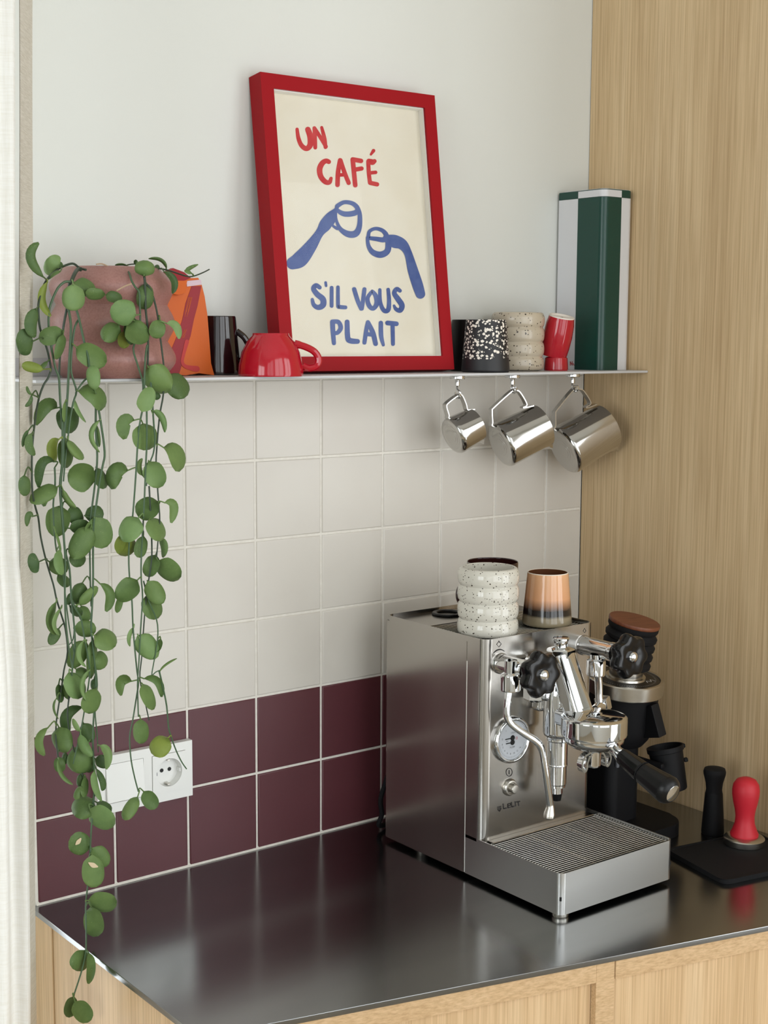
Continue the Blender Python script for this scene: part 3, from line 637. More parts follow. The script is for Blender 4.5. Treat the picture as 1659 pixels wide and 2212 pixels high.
obj('bag_body', mb, M['bag_orange'], bg, 30)
st = [(414, 618, 0.0004), (435, 618, 0.0004), (427, 660, 0.0004), (419, 690, 0.0004), (412, 725, 0.0004), (403, 752, 0.0004), (394, 785, 0.0004), (386, 811, 0.0004), (350, 808, 0.0004), (366, 765, 0.0004), (384, 722, 0.0004), (394, 690, 0.0004), (401, 655, 0.0004)]
mb = slab(st, 0.0006, xl)
for p in mb.v: p.z = max(p.z, ZS + 0.0003)
obj('red_stripe', mb, M['bag_red'], bg)
mb = MB(); ribbon(mb, [(404, 738), (397, 764), (394, 782), (402, 792), (425, 797)], [9, 7, 7, 8, 13], lambda x, y: onbag(x, y, 0.0008), 6); obj('red_hook', mb, M['bag_red_light'], bg, recalc=False)
obj('seal_strip', slab([(403, 607, 0.001), (434, 604, 0.001), (436, 615, 0.001), (404, 619, 0.001)], 0.0008), M['bag_seal'], bg)
obj('fold_top', slab([(352, 600, 0.004), (352, 588, 0.012), (374, 579, 0.010), (398, 588, 0.004), (412, 600, 0.0015), (398, 607, 0.004), (383, 606, 0.006)], 0.006, xl), M['bag_red'], bg)
obj('fold_flap', slab([(383, 606, 0.006), (398, 606, 0.004), (405, 603, 0.0025), (400, 633, 0.004), (386, 637, 0.006), (370, 634, 0.006)], 0.003, xl), M['bag_orange'], bg)
tx_ = MB()
for k in range(6): ribbon(tx_, [(407 + k * 1.6, 642), (399 + k * 1.6, 684 - 5 * (k % 3))], 0.55, lambda x, y: onbag(x, y, 0.0007), 1)
for k in range(3): ribbon(tx_, [(399 + k * 2, 712), (393 + k * 2, 730)], 0.6, lambda x, y: onbag(x, y, 0.0007), 1)
obj('small_print', tx_, M['bag_orange'], bg, recalc=False)

# ------------------------------------------------------------------ magnetic hooks and milk pitchers under the shelf
YH = -0.072
def hook(px, py0, tip, end, label):
    c = at(px, py0, YH); c.z = ZS - 0.0036
    r = root('magnetic_hook', c, label, 'hook', 'magnetic hooks under the shelf')
    obj('magnet_cup', MB().lathe([(0, -0.0068), (0.0108, -0.0068), (0.0114, -0.0060), (0.0114, -0.0006), (0.0110, 0), (0, 0)], 32, Matrix.Translation(c)), M['chrome'], r)
    p = [c + Vector((0, 0, -0.0066)), c + Vector((0, 0, -0.013)), c + Vector((0, 0, -0.0165))]
    obj('hook_stem', MB().lathe([(0.0030, -0.0168), (0.0036, -0.0158), (0.0036, -0.0095), (0.0024, -0.0066)], 16, Matrix.Translation(c)), M['chrome'], r)
    ap = Vector(tip)
    side = 0.0062
    h = [c + Vector((0, 0, -0.0160)), c + Vector((-0.0015, -0.0015, -0.021)), ap + Vector((-0.001, -side, 0.004)), ap + Vector((0.0, -side * 0.6, -0.0026)), ap + Vector((0.0, 0.0015, -0.0045)), ap + Vector((0, side * 0.9, -0.0010)), ap + Vector((0, side * 1.1, 0.0035))]
    obj('hook_wire', MB().tube(smooth_path(h, 6), 0.0014, 8), M['chrome'], r)
def pitcher(cpx, cpy, D, L, ang, yaw, hnd, label, taper=0.92):
    """a steel pitcher hanging by its handle, axis in the plane y=YH, mouth towards the oak panel"""
    c = at(cpx, cpy, YH); R = D / 2
    h_ = Vector((math.cos(R_(yaw)), math.sin(R_(yaw)), 0)); wn = Vector((-h_.y, h_.x, 0)); ax = h_ * math.cos(R_(ang)) + Vector((0, 0, math.sin(R_(ang)))); up = h_ * -math.sin(R_(ang)) + Vector((0, 0, math.cos(R_(ang))))
    Mx = frame(c, ax, up)                                   # local z along the axis, local x towards the handle
    r = root('milk_pitcher', c, label, 'pitcher', 'steel milk pitchers hanging under the shelf')
    h = L / 2; n = 64
    # sheet profile: base, rounded corner, slightly tapering wall, open mouth, inside back down
    prof = [(0, -h + 0.0016), (R * 0.60, -h + 0.0016), (R * 0.66, -h + 0.0006), (R - 0.0075, -h)] + [(R - 0.0075 + 0.0075 * math.sin(R_(a)), -h + 0.0075 - 0.0075 * math.cos(R_(a))) for a in (18, 36, 54, 72, 90)]
    prof += [(R * (1 + (taper - 1) * t), -h + 0.0075 + (L - 0.0075) * t) for t in (0.25, 0.5, 0.75, 0.92, 1.0)]
    t0 = R * taper; prof += [(t0 - 0.0006, h + 0.0004), (t0 - 0.0012, h - 0.0002)] + [(R * (1 + (taper - 1) * t) - 0.0012, -h + 0.0075 + (L - 0.0075) * t) for t in (0.75, 0.4, 0.02)] + [(R * 0.7, -h + 0.003), (0, -h + 0.003)]
    mb = MB().lathe(prof, n)
    for k, p in enumerate(mb.v):                            # pouring lip opposite the handle
        if p.z > 0:
            a = math.atan2(p.y, -p.x); w = math.exp(-(a / 0.30) ** 2) * (max(0, p.z / h)) ** 4
            p.x -= w * R * 0.22; p.z += w * R * 0.10
    mb.v = [Mx @ p for p in mb.v]
    obj('body', mb, M['pitcher_steel'], r, 50)
    rg = MB()
    for q in (0.30, 0.45): rg.torus(R * q, 0.0003, 40, 5, Mx @ Matrix.Translation((0, 0, -h + 0.0018)))
    obj('base_ring', rg, M['satin_steel'], r)
    hp = [at_plane(x, y, c, wn) for x, y in hnd]
    hp = smooth_path(hp, 5)
    obj('handle', MB().tube(hp, 0, flat=(wn, 0.0105, 0.0017)), M['pitcher_steel'], r, 25)
    return r
pitcher(1001, 931, 0.0560, 0.0440, 22, -8, [(1022, 884), (1010, 885), (1006, 884), (1003, 872), (994, 853), (985, 855), (965, 870), (961, 878), (966, 896), (966, 903), (975, 906)], 'smallest steel milk pitcher hanging leftmost under the shelf')
pitcher(1125, 941, 0.0715, 0.0770, 22, -15, [(1150, 876), (1133, 880), (1127, 880), (1135, 873), (1121, 848), (1112, 843), (1103, 845), (1064, 880), (1060, 888), (1061, 912), (1060, 919), (1070, 924)], 'middle steel milk pitcher hanging between the smaller and larger one')
pitcher(1263, 948, 0.0800, 0.0870, 25, -14, [(1286, 873), (1268, 880), (1263, 879), (1273, 870), (1258, 845), (1248, 840), (1237, 841), (1201, 884), (1197, 894), (1197, 918), (1194, 927), (1206, 933)], 'largest steel milk pitcher hanging nearest the oak panel')
hook(988, 820, at(989, 853.5, YH), None, 'magnetic hook holding the smallest steel pitcher')
hook(1107, 818, at(1110, 842.5, YH), None, 'magnetic hook holding the middle steel pitcher')
hook(1237, 815, at(1243, 839.5, YH), None, 'magnetic hook holding the largest steel pitcher')

# ------------------------------------------------------------------ trailing plant in a ribbed clay pot
PX, PY = -0.1410, -0.0800
pt = root('potted_trailing_plant', (PX, PY, ZS), 'trailing round-leaved plant in ribbed dusty pink pot, vines hanging down', 'plant')
hz = 0.1285; prof = [(0, 0.0008), (0.060, 0.0002)]
for k in range(3):
    z0, z1 = hz * k / 3, hz * (k + 1) / 3
    rn, rx = 0.0655, 0.0752 - 0.0010 * k
    for j in range(11):
        t = j / 10; q = (0.5 - 0.5 * math.cos(2 * PI * t)) ** 0.6; r0 = rn
        if k == 0 and t < 0.5: r0 = 0.060
        if k == 2 and t > 0.5: r0 = 0.058
        prof.append((r0 + (rx - r0) * q, max(0.0012, z0 + (z1 - z0) * t)))
tr_ = prof[-1][0]
prof += [(tr_ - 0.003, hz + 0.0012), (tr_ - 0.006, hz), (0.058, hz * 0.86)]
obj('pot', MB().lathe(prof + [(0.0585, hz * 0.80), (0, hz * 0.80)], 72, Matrix.Translation((PX, PY, ZS + 0.0002))), M['planter_clay'], pt, 80)
obj('soil', MB().lathe([(0.0, hz * 0.90), (0.03, hz * 0.895), (0.0565, hz * 0.87), (0.0565, hz * 0.82)], 40, Matrix.Translation((PX, PY, ZS))), M['soil'], pt)
YS = -0.1615
def stem_y(px, py, off):
    if py < 577: return -0.118
    if py < 597: return -0.118 + (YS + off + 0.118) * (py - 577) / 20
    off -= 0.030 * max(0, min(1, (py - 1985) / 55))
    return YS + off - 0.026 * max(0, min(1, (88 - px) / 16))
STEMS = [  # photo points of each vine, radius in mm, offset in mm, material
 ([(186, 583), (172, 579), (160, 570), (148, 571), (128, 580), (106, 598), (92, 622), (84, 650), (83, 672), (85, 700), (90, 722), (102, 756), (109, 790), (109, 802), (103, 818), (95, 830), (86, 853), (80, 880), (76, 908), (72, 940), (69, 985), (69, 1020), (70, 1062), (76, 1094), (83, 1120), (88, 1160), (100, 1213), (115, 1262), (122, 1294), (133, 1330), (141, 1358), (146, 1408), (138, 1448), (133, 1485), (125, 1535), (121, 1568), (121, 1600), (126, 1638)], 1.25, 2, 'stem_dark'),
 ([(176, 582), (168, 582), (161, 592), (154, 608), (151, 612), (147, 640), (145, 662)], 2.3, 1, 'stem_dark'),
 ([(152, 609), (140, 609), (125, 622), (112, 650), (106, 672), (105, 700), (107, 725), (113, 762), (120, 796), (127, 815), (129, 845), (131, 880), (134, 905), (135, 950), (134, 1000), (129, 1050), (133, 1110), (139, 1180), (141, 1220), (140, 1280), (142, 1340), (148, 1395), (157, 1445)], 1.35, -3, 'stem_green'),
 ([(145, 664), (138, 700), (131, 750), (128, 800), (128, 835), (130, 875)], 1.35, 3, 'stem_dark'),
 ([(147, 664), (153, 700), (152, 740), (149, 790), (146, 850), (142, 905), (139, 945), (136, 1000), (131, 1050), (136, 1120), (140, 1185), (150, 1228), (154, 1290), (160, 1350), (162, 1395), (157, 1438), (154, 1470)], 1.35, -1, 'stem_green'),
 ([(164, 665), (171, 690), (181, 735), (190, 770), (194, 800), (206, 850), (213, 885), (217, 908), (224, 955), (226, 985), (222, 1005), (215, 1042), (208, 1090), (202, 1136), (201, 1200), (201, 1258), (199, 1310), (197, 1355), (201, 1400), (206, 1450), (207, 1490), (203, 1540), (201, 1580), (201, 1620), (204, 1670), (203, 1720), (198, 1780), (195, 1830), (193, 1880), (188, 1925), (185, 1960), (186, 2000), (186, 2040), (183, 2070), (174, 2105), (160, 2148)], 1.25, -4, 'stem_green'),
 ([(172, 688), (162, 705), (156, 745), (153, 795), (158, 820), (165, 846), (158, 870), (151, 908), (147, 945), (142, 985), (137, 1040)], 1.2, 0, 'stem_green'),
 ([(194, 812), (182, 822), (170, 838), (163, 850)], 1.1, -3, 'stem_green'),
 ([(207, 880), (207, 930), (210, 985), (207, 1030), (200, 1085), (194, 1135), (194, 1190), (195, 1256), (197, 1310)], 1.2, 2, 'stem_green'),
 ([(118, 1010), (119, 1045), (115, 1090), (117, 1140), (122, 1190), (134, 1225), (139, 1268), (145, 1320), (152, 1370), (160, 1410)], 1.0, -2, 'stem_green'),
 ([(152, 1290), (165, 1318), (175, 1336), (182, 1375), (190, 1420), (194, 1450), (191, 1480), (186, 1510), (178, 1560), (166, 1615), (158, 1650)], 1.0, -6, 'stem_green'),
 ([(155, 1300), (160, 1345), (158, 1380), (147, 1395)], 0.8, 1, 'stem_green'),
 ([(206, 1440), (210, 1480), (205, 1530), (209, 1580), (212, 1625)], 0.9, 2, 'stem_green'),
 ([(154, 1465), (150, 1500), (146, 1540), (150, 1580), (160, 1620), (172, 1650), (180, 1680)], 0.9, 3, 'stem_dark'),
 # the right hand bundle
 ([(266, 577), (272, 582), (279, 590), (284, 606), (292, 620), (301, 632), (302, 660), (303, 690), (300, 720), (288, 752), (296, 784), (303, 806), (309, 830), (308, 880), (304, 903), (299, 935), (296, 980), (294, 1015), (291, 1060), (286, 1120), (280, 1160), (278, 1205), (280, 1250), (285, 1300), (287, 1350), (291, 1400), (296, 1450), (299, 1474), (294, 1510), (286, 1560), (280, 1592), (283, 1640), (291, 1680), (299, 1710)], 1.15, 1, 'stem_green'),
 ([(304, 583), (311, 596), (313, 610), (314, 640), (315, 672), (318, 700), (320, 740), (319, 790)], 1.5, 0, 'stem_dark'),
 ([(315, 612), (323, 622), (333, 648), (341, 685), (347, 735), (352, 775), (354, 800), (353, 850), (346, 890), (342, 925), (339, 965), (337, 1000), (340, 1050), (343, 1090), (345, 1122), (342, 1160), (338, 1205)], 1.1, 2, 'stem_dark'),
 ([(318, 745), (314, 775), (312, 835), (316, 870), (317, 900), (317, 960), (315, 1000), (313, 1050), (311, 1100), (308, 1150), (305, 1210), (305, 1250), (308, 1290), (304, 1355), (300, 1430), (297, 1480), (299, 1548)], 1.1, -3, 'stem_green'),
 ([(323, 790), (328, 850), (332, 915), (335, 950), (331, 980), (324, 1000), (316, 1050)], 1.1, 0, 'stem_green'),
 ([(322, 1050), (326, 1120), (328, 1180), (327, 1215), (320, 1260), (314, 1310), (310, 1360), (306, 1420), (302, 1466), (312, 1510), (322, 1556)], 0.95, 3, 'stem_dark'),
 ([(310, 1255), (322, 1300), (338, 1338), (341, 1370), (337, 1405), (332, 1432), (328, 1458), (336, 1452), (345, 1448)], 0.85, -1, 'stem_green'),
 ([(344, 1450), (352, 1485), (360, 1525), (364, 1570), (370, 1592), (380, 1620), (392, 1645), (403, 1661)], 1.0, -2, 'stem_green'),
 ([(296, 588), (312, 577), (340, 579), (370, 586), (400, 596), (416, 597), (436, 590), (452, 582)], 1.0, 6, 'stem_dark'),
 ([(262, 582), (276, 572), (300, 570)], 0.8, 8, 'stem_dark'),
]
paths = []
for pts, r, off, mt in STEMS:
    P3 = [at(x, y, stem_y(x, y, off / 1000)) for x, y in pts]
    sp = smooth_path(P3, 3); s2 = smooth_path([(x, y, 0) for x, y in pts], 3)
    n_ = len(sp); paths += [(s2[k], sp[k]) for k in range(n_)]
    obj('stem', MB().tube(sp, [r / 1000 * (1.1 - 0.35 * k / n_) for k in range(n_)], 7), M[mt], pt)
dry = MB()
for pts in ([(208, 571), (220, 570), (232, 575), (243, 582), (256, 583)], [(243, 583), (236, 588), (228, 592)], [(240, 582), (230, 577), (227, 584)], [(284, 613), (268, 619), (252, 628)]):
    dry.tube(smooth_path([at(x, y, -0.128 if y < 600 else -0.163) for x, y in pts], 3), 0.0009, 6)
obj('dry_root', dry, M['stem_dry'], pt)
# leaves: base x, base y, [mid x, mid y,] tip x, tip y, width in photo pixels, look: m d l y, depth step
LV = """96 601 66 556 85 524 21 d 0|126 580 98 563 46 l 0|137 574 119 571 15 d 1|132 586 118 591 104 604 8 m 0|103 608 90 648 111 684 17 y 1|80 665 66 700 77 729 27 d 0|72 738 34 740 56 d 1|138 716 84 734 38 m -1|137 722 130 748 121 777 20 m -1|158 613 159 672 48 l -2|160 610 206 632 36 m 0|166 640 172 652 18 d 1|228 636 184 634 25 m -1|228 637 264 646 24 d 0
294 682 238 667 54 l -3|257 701 222 735 39 m 0|268 715 268 753 27 y 1|272 698 285 745 19 d 0|274 702 320 736 48 m -2|346 690 334 731 34 m -1|360 699 380 704 387 733 17 l -1|311 597 314 562 42 m -2|316 611 311 669 36 d 0|360 582 348 562 320 559 8 d 1|353 586 376 606 372 635 15 d 0|333 579 345 576 11 d 1|275 574 262 571 248 573 5 d 1|295 573 292 561 9 d 1|414 591 405 583 429 571 9 m 0|414 591 398 584 8 m 0
94 799 47 788 22 y 0|103 780 92 792 80 802 10 d 1|164 750 229 787 48 m -1|205 844 199 789 29 l -3|168 845 206 854 214 888 38 m -1|68 853 61 845 58 834 7 d 0|68 853 65 868 54 878 9 d 0|124 882 98 878 77 920 30 d 0|143 877 150 937 47 d 2|161 863 167 886 186 913 9 l 0|141 866 138 890 139 912 8 m -1|62 928 53 945 49 966 9 d 1|69 935 62 960 76 984 18 d 0|128 948 112 965 120 998 22 y -1|141 945 142 1012 34 m 2|147 950 160 972 181 992 20 m -1|217 906 197 940 216 978 11 l -1|207 915 212 945 214 966 10 m 1
52 1026 54 1072 26 d 0|118 997 90 1002 84 1055 21 d 0|125 1052 64 1084 35 m -4|123 1053 99 1062 96 1095 21 l -1|135 1056 146 1080 165 1097 13 m -1|204 1041 147 1020 60 m 1|208 1010 226 1056 26 d 1|130 1092 119 1160 51 m 2|152 1094 173 1135 32 d 2|183 1115 224 1106 35 d 1|150 1142 194 1132 28 d 1|203 1117 226 1184 56 m -1|197 1138 156 1207 48 m -2|156 1192 178 1222 34 d 1|85 1214 60 1219 42 d 0|106 1213 147 1232 37 m 0|130 1186 126 1215 136 1242 20 l -3|72 1117 62 1112 58 1138 13 d 0|119 1148 126 1168 132 1191 6 m -1
124 1242 150 1266 23 d 1|178 1258 164 1306 34 d 1|170 1307 211 1267 22 m -1|215 1260 238 1284 228 1322 20 m 0|153 1280 147 1307 13 d 1|122 1299 108 1340 122 1371 18 m 0|134 1311 117 1345 129 1373 9 l -2|127 1357 107 1393 23 d 1|150 1312 178 1328 20 d 1|176 1308 188 1344 26 m 2|160 1356 208 1360 35 m 1|203 1373 252 1392 45 m -1|186 1384 150 1442 40 m 1|180 1384 170 1415 186 1441 10 l -2|201 1380 195 1467 22 m 0|198 1415 229 1440 40 m 1|164 1445 190 1463 24 m 1|148 1452 174 1509 43 l -1|193 1447 177 1480 187 1514 10 l -3
126 1477 132 1518 17 d 1|122 1508 116 1530 127 1554 5 m 0|140 1474 148 1511 19 m 1|208 1487 187 1541 39 m -2|203 1466 201 1491 13 d 1|180 1527 144 1546 149 1587 24 d 2|172 1580 164 1568 157 1552 11 l -4|104 1571 84 1600 97 1633 18 m 0|127 1570 143 1626 43 m 0|180 1562 199 1603 30 d 2|174 1586 182 1612 200 1634 22 l -2|186 1611 162 1669 54 m 0|126 1634 131 1669 24 d 1|126 1637 132 1672 158 1695 9 l -1|141 1624 139 1652 13 d 2|215 1610 233 1628 229 1663 18 l -2|205 1640 238 1650 28 d 1|199 1645 187 1668 22 d 2|178 1670 170 1700 17 d 1|185 1677 181 1723 16 m 0|178 1698 162 1727 18 m 0|204 1665 205 1697 220 1732 15 l -2|207 1659 222 1690 219 1708 14 d 0
201 1726 160 1762 48 m 0|193 1748 247 1784 46 l -2|209 1733 240 1755 25 d 1|195 1833 150 1812 48 m 0|198 1832 233 1870 42 m 1|200 1846 202 1918 47 m -2|190 1945 253 1952 42 m -1|197 1958 207 2024 42 m 0|185 2052 161 2096 39 m 0|192 2058 197 2090 190 2126 19 m -1|160 2152 146 2198 27 d 1|161 2163 194 2207 40 m -1
319 792 366 846 56 m -1|361 809 402 858 47 d 1|306 890 327 836 36 l -3|333 849 344 862 15 d 1|330 887 350 902 356 935 14 l -1|291 908 268 912 270 950 30 m 0|309 914 317 973 53 m 1|353 967 380 980 383 1020 35 m 0|277 1017 250 1020 245 1058 36 m 0|308 1028 300 1008 308 990 12 m 1|320 997 348 1053 46 l -1|343 1084 295 1112 47 m 1|355 1086 375 1092 369 1131 19 m 0|299 1118 264 1169 47 l -2|323 1119 350 1168 37 m -1|285 1158 256 1198 45 y 1|310 1157 299 1205 27 m 1|344 1162 355 1180 351 1205 16 m 1|337 1198 317 1246 33 m 1|341 1211 389 1250 43 m 0
297 1253 252 1296 45 m -1|262 1288 252 1324 15 m 1|319 1255 351 1305 39 m -1|318 1284 338 1338 42 m 1|290 1354 279 1375 281 1397 9 l 0|297 1372 339 1422 45 l 0|348 1380 336 1408 16 m 1|285 1472 262 1472 262 1504 22 m 0|310 1466 340 1472 349 1507 17 m 0|308 1477 331 1534 28 m -1|304 1553 305 1607 33 m 0|364 1593 330 1631 43 y -1|298 1721 267 1771 28 m 0|310 1709 337 1747 33 m 0|344 1452 358 1436 383 1422 5 m 0"""
SCARS = {(195, 1833): [(164, 1824), (174, 1812), (9)], (200, 1846): [(192, 1864), (210, 1872), (11)]}
def leaf(spec, idx):
    q = spec.split(); look = q[-2]; dep = float(q[-1]); num = [float(x) for x in q[:-2]]
    if len(num) == 7: bx, by, mx, my, tx, ty, w = num
    else: bx, by, tx, ty, w = num; mx, my = (bx + tx) / 2, (by + ty) / 2
    cx_, cy_ = 2 * mx - (bx + tx) / 2, 2 * my - (by + ty) / 2
    rg = random.Random(idx * 7 + 1); y0 = (YS if max(by, ty) > 588 else -0.128) + dep * 0.0052 - (0.048 if my < 900 else 0.088) * max(0, min(1, (94 - mx) / 22)) - 0.030 * max(0, min(1, (my - 2020) / 30))
    ln = math.hypot(tx - bx, ty - by) + 1e-3; aspect = min(1.0, w / ln)
    tilt = rg.uniform(-0.010, 0.010); cup = rg.uniform(0.002, 0.007) * (1 if w > 22 else 1.8) * rg.choice((1, 1, -1)); curl = rg.uniform(-0.004, 0.006)
    if (bx, by) in SCARS: tilt, cup, curl = 0, 0.002, 0
    skew = rg.uniform(-0.30, 0.30)
    if mx < 82: tilt *= 0.25; cup *= 0.5; curl *= 0.4
    NS, NU = 10, 6; v = []; f = []
    for side in (0, 1):
        for i in range(NS + 1):
            s = 0.012 + 0.976 * i / NS
            px = (1 - s) ** 2 * bx + 2 * s * (1 - s) * cx_ + s * s * tx; py = (1 - s) ** 2 * by + 2 * s * (1 - s) * cy_ + s * s * ty
            dx = 2 * (1 - s) * (cx_ - bx) + 2 * s * (tx - cx_); dy = 2 * (1 - s) * (cy_ - by) + 2 * s * (ty - cy_); L = math.hypot(dx, dy) + 1e-6
            nx, ny = -dy / L, dx / L
            hw = w * 0.53 * math.sqrt(max(0, 1 - abs(2 * s - 1) ** 2.3)) * (0.98 + skew * (s - 0.5)) * min(1, (s / 0.16) ** 0.42)
            for j in range(NU + 1):
                u = 2 * j / NU - 1
                yy = y0 + tilt * u * min(1, w / 40) + cup * (u * u - 0.3) * hw / 25 + curl * (s - 0.5) ** 2 * 4 + (0.0007 if side else 0)
                v.append(at(px + nx * hw * u, py + ny * hw * u, yy))
    K = (NS + 1) * (NU + 1); W = NU + 1
    for i in range(NS):
        for j in range(NU):
            a, b, c, d = i * W + j, i * W + j + 1, (i + 1) * W + j + 1, (i + 1) * W + j
            f += [(a, b, c, d), (K + d, K + c, K + b, K + a)]
    rim = [i * W for i in range(NS + 1)] + [NS * W + j for j in range(1, NU + 1)] + [i * W + NU for i in range(NS - 1, -1, -1)] + list(range(NU - 1, 0, -1))
    for a, b in zip(rim, rim[1:] + rim[:1]): f.append((a, b, K + b, K + a))
    mb = MB().add(v, f)
    b3 = at(bx, by, y0); best = min(paths, key=lambda p: (p[0].x - bx) ** 2 + (p[0].y - by) ** 2)
    dpx = math.hypot(best[0].x - bx, best[0].y - by)
    if dpx < 60:
        e_ = best[1]; d0 = (b3 - v[NS // 2 * W + NU // 2]).normalized()
        mid = (b3 + e_) / 2 + d0 * min(0.004, dpx / 3500) + Vector((0, 0, min(0.003, dpx / 6000)))
        mb.tube(smooth_path([e_, mid, b3 - d0 * 0.0015], 3), 0.00085, 5)
    o = obj('leaf', mb, M[{'m': 'leaf_mid', 'd': 'leaf_dark', 'l': 'leaf_light', 'y': 'leaf_yellow'}[look]], pt, 80)
    if (bx, by) in SCARS:
        a, b, w_ = SCARS[(bx, by)]; sm = MB(); k0 = at((a[0] + b[0]) / 2, (a[1] + b[1]) / 2, y0 - 0.0075)
        ribbon(sm, [a, ((a[0] + b[0]) / 2, (a[1] + b[1]) / 2 + 1), b], [3, w_, 4], lambda x, y: at(x, y, y0 - 0.0014), 3); obj('scar', sm, M['leaf_scar'], o, label='pale dry scar')
    return o
for k, s in enumerate(x for line in LV.split('\n') for x in line.split('|')): leaf(s, k)

# ------------------------------------------------------------------ espresso machine
X0, X1, YB, YSM, YFR, YT = 0.2750, 0.4765, -0.080, -0.2555, -0.2910, -0.4370
ZB0, ZT0, ZTOP = 0.9066, 0.9603, 1.2297
em = root('espresso_machine', ((X0 + X1) / 2, -0.26, ZC), 'brushed stainless steel espresso machine with black knobs on the worktop', 'espresso machine')
BS, CH = M['brushed_steel'], M['chrome']
obj('rear_housing', MB().prism(rrect(X0, X1, YSM + 0.0008, YB, 0.005, 4, '0011'), ZB0, 1.2225), BS, em)
front = obj('front_housing', MB().prism(rrect(X0, X1, YFR, YSM - 0.0008, 0.012, 8, '1100'), ZT0 - 0.004, 1.2225), BS, em)
obj('seam_bead', MB().tube([(X0 + 0.0004, YSM, ZB0 + 0.001), (X0 + 0.0004, YSM, 1.1960)], 0.0010, 8), M['grate_steel'], em)
obj('seam_strip', MB().box(X0 + 0.001, X1 - 0.001, YSM - 0.0008, YSM + 0.0008, ZB0 + 0.001, 1.2224), M['satin_steel'], em)
def inset(p, d, c=((X0 + X1) / 2, (YB + YFR) / 2)):
    return [(x + (d if x < c[0] else -d), y + (d if y < c[1] else -d)) for x, y in p]
foot = rrect(X0, X1, YFR, YB, 0.012, 8, '1111')
obj('cup_rail', MB().prism(foot, 1.2225, ZTOP, inner=inset(foot, 0.0014)), BS, em)
obj('tank_lid', MB().box(X0 + 0.002, X1 - 0.002, -0.1560, YB - 0.002, 1.2225, 1.2240, 0.0004, 1), BS, em)
obj('lid_ring', MB().torus(0.0190, 0.0036, 40, 8, Matrix.Translation((0.366, -0.1080, 1.2258)) @ Matrix.Diagonal((1, 1, 0.6, 1))), M['black_plastic'], em)
cg = obj('cup_grate', MB().box(X0 + 0.004, X1 - 0.004, -0.287, -0.1575, 1.2222, 1.2227), M['dark'], em)
bar = MB().tube([(X0 + 0.004, 0, 0), (X1 - 0.004, 0, 0)], 0.00045, 6).mesh('grate_bar', M['grate_steel'])
for k in range(24): inst('grate_bar', bar, (0, -0.2840 + k * 0.0054, 1.2233), cg)
# drip tray
tray = rrect(X0, 0.4830, YT, YSM - 0.0010, 0.0085, 6, '1100')
obj('drip_tray', MB().prism(tray, ZB0, ZT0, inner=inset(tray, 0.0012, (0.38, -0.34))), M['tray_steel'], em)
obj('tray_basin', MB().box(X0 + 0.0016, 0.4812, YT + 0.0016, YSM - 0.003, 0.925, 0.930), M['dark'], em)
dg = obj('drip_grate', MB().box(X0 + 0.006, X0 + 0.008, YT + 0.009, YFR - 0.004, 0.9490, 0.9545).box(0.478, 0.480, YT + 0.009, YFR - 0.004, 0.9490, 0.9545).box(X0 + 0.075, X0 + 0.077, YT + 0.009, YFR - 0.004, 0.949, 0.9535).box(X0 + 0.138, X0 + 0.140, YT + 0.009, YFR - 0.004, 0.949, 0.9535), M['satin_steel'], em)
bar2 = MB().tube([(X0 + 0.0045, 0, 0), (0.4805, 0, 0)], 0.00055, 8).mesh('grate_bar', M['grate_steel'])
for k in range(27): inst('grate_bar', bar2, (0, YT + 0.0105 + k * 0.0049, 0.9568), dg)
obj('back_ledge', MB().box(X0 + 0.010, X1 - 0.003, YFR - 0.0105, YFR, 0.9540, 0.9590, 0.0005, 1), BS, em)
for fx, fy in ((0.2880, -0.4240), (0.4560, -0.4000), (0.3050, -0.130), (0.450, -0.130)):
    obj('foot', MB().lathe([(0, 0), (0.0098, 0), (0.0108, 0.002), (0.0108, 0.0068), (0, 0.0068)], 24, Matrix.Translation((fx, fy, ZC + 0.0001))), M['satin_steel'], em)
# front graphics, printed on the housing
yp = YFR - 0.00025
def onf(x, y): return at(x, y, yp)
gr = MB()
ribbon(gr, [(1100 + 6.6 * math.cos(R_(a)), 1668 + 8.6 * math.sin(R_(a))) for a in range(0, 360, 30)], 1.5, onf, 2, closed=True); ribbon(gr, [(1100, 1664), (1100, 1672)], 1.8, onf, 1)
ribbon(gr, [(1078, 1385), (1083, 1391), (1078, 1398), (1073, 1392)], 1.2, onf, 1, closed=True); ribbon(gr, [(1078, 1384), (1079, 1388)], 1.0, onf, 1)
ribbon(gr, [(1066, 1411), (1073, 1405), (1082, 1403), (1090, 1407)], [1.2, 2.6, 2.6, 1.2], onf, 3)
ribbon(gr, [(1263, 1357), (1266, 1363), (1263, 1367), (1260, 1363)], 1.0, onf, 1, closed=True); ribbon(gr, [(1252, 1379), (1258, 1374), (1266, 1373), (1273, 1376)], [1.2, 2.4, 2.4, 1.2], onf, 3)
obj('front_icons', gr, M['print_dark'], front, recalc=False)
lg = MB()
def L_(pts, w=2.3): ribbon(lg, pts, w, onf, 1)
L_([(1087, 1737), (1088, 1747)]); L_([(1088, 1747), (1094, 1745.5)])
L_([(1097, 1741), (1103, 1739)], 2); L_([(1103, 1739), (1102.5, 1735.5)], 2); L_([(1102.5, 1735.5), (1097, 1737)], 2); L_([(1097, 1737), (1097.5, 1745)], 2); L_([(1097.5, 1745), (1103, 1743.5)], 2)
L_([(1105, 1733.5), (1106, 1743)]); L_([(1106, 1743), (1111, 1741.5)]); L_([(1113, 1732), (1114, 1741)]); L_([(1116, 1732.5), (1123, 1731)]); L_([(1119.5, 1732), (1120.5, 1740)])
L_([(1075, 1744), (1082, 1742)], 2.2); L_([(1075, 1747), (1082, 1745)], 1.6); L_([(1076, 1749), (1079, 1752)], 2.6); L_([(1079, 1752), (1082, 1747)], 2.6)
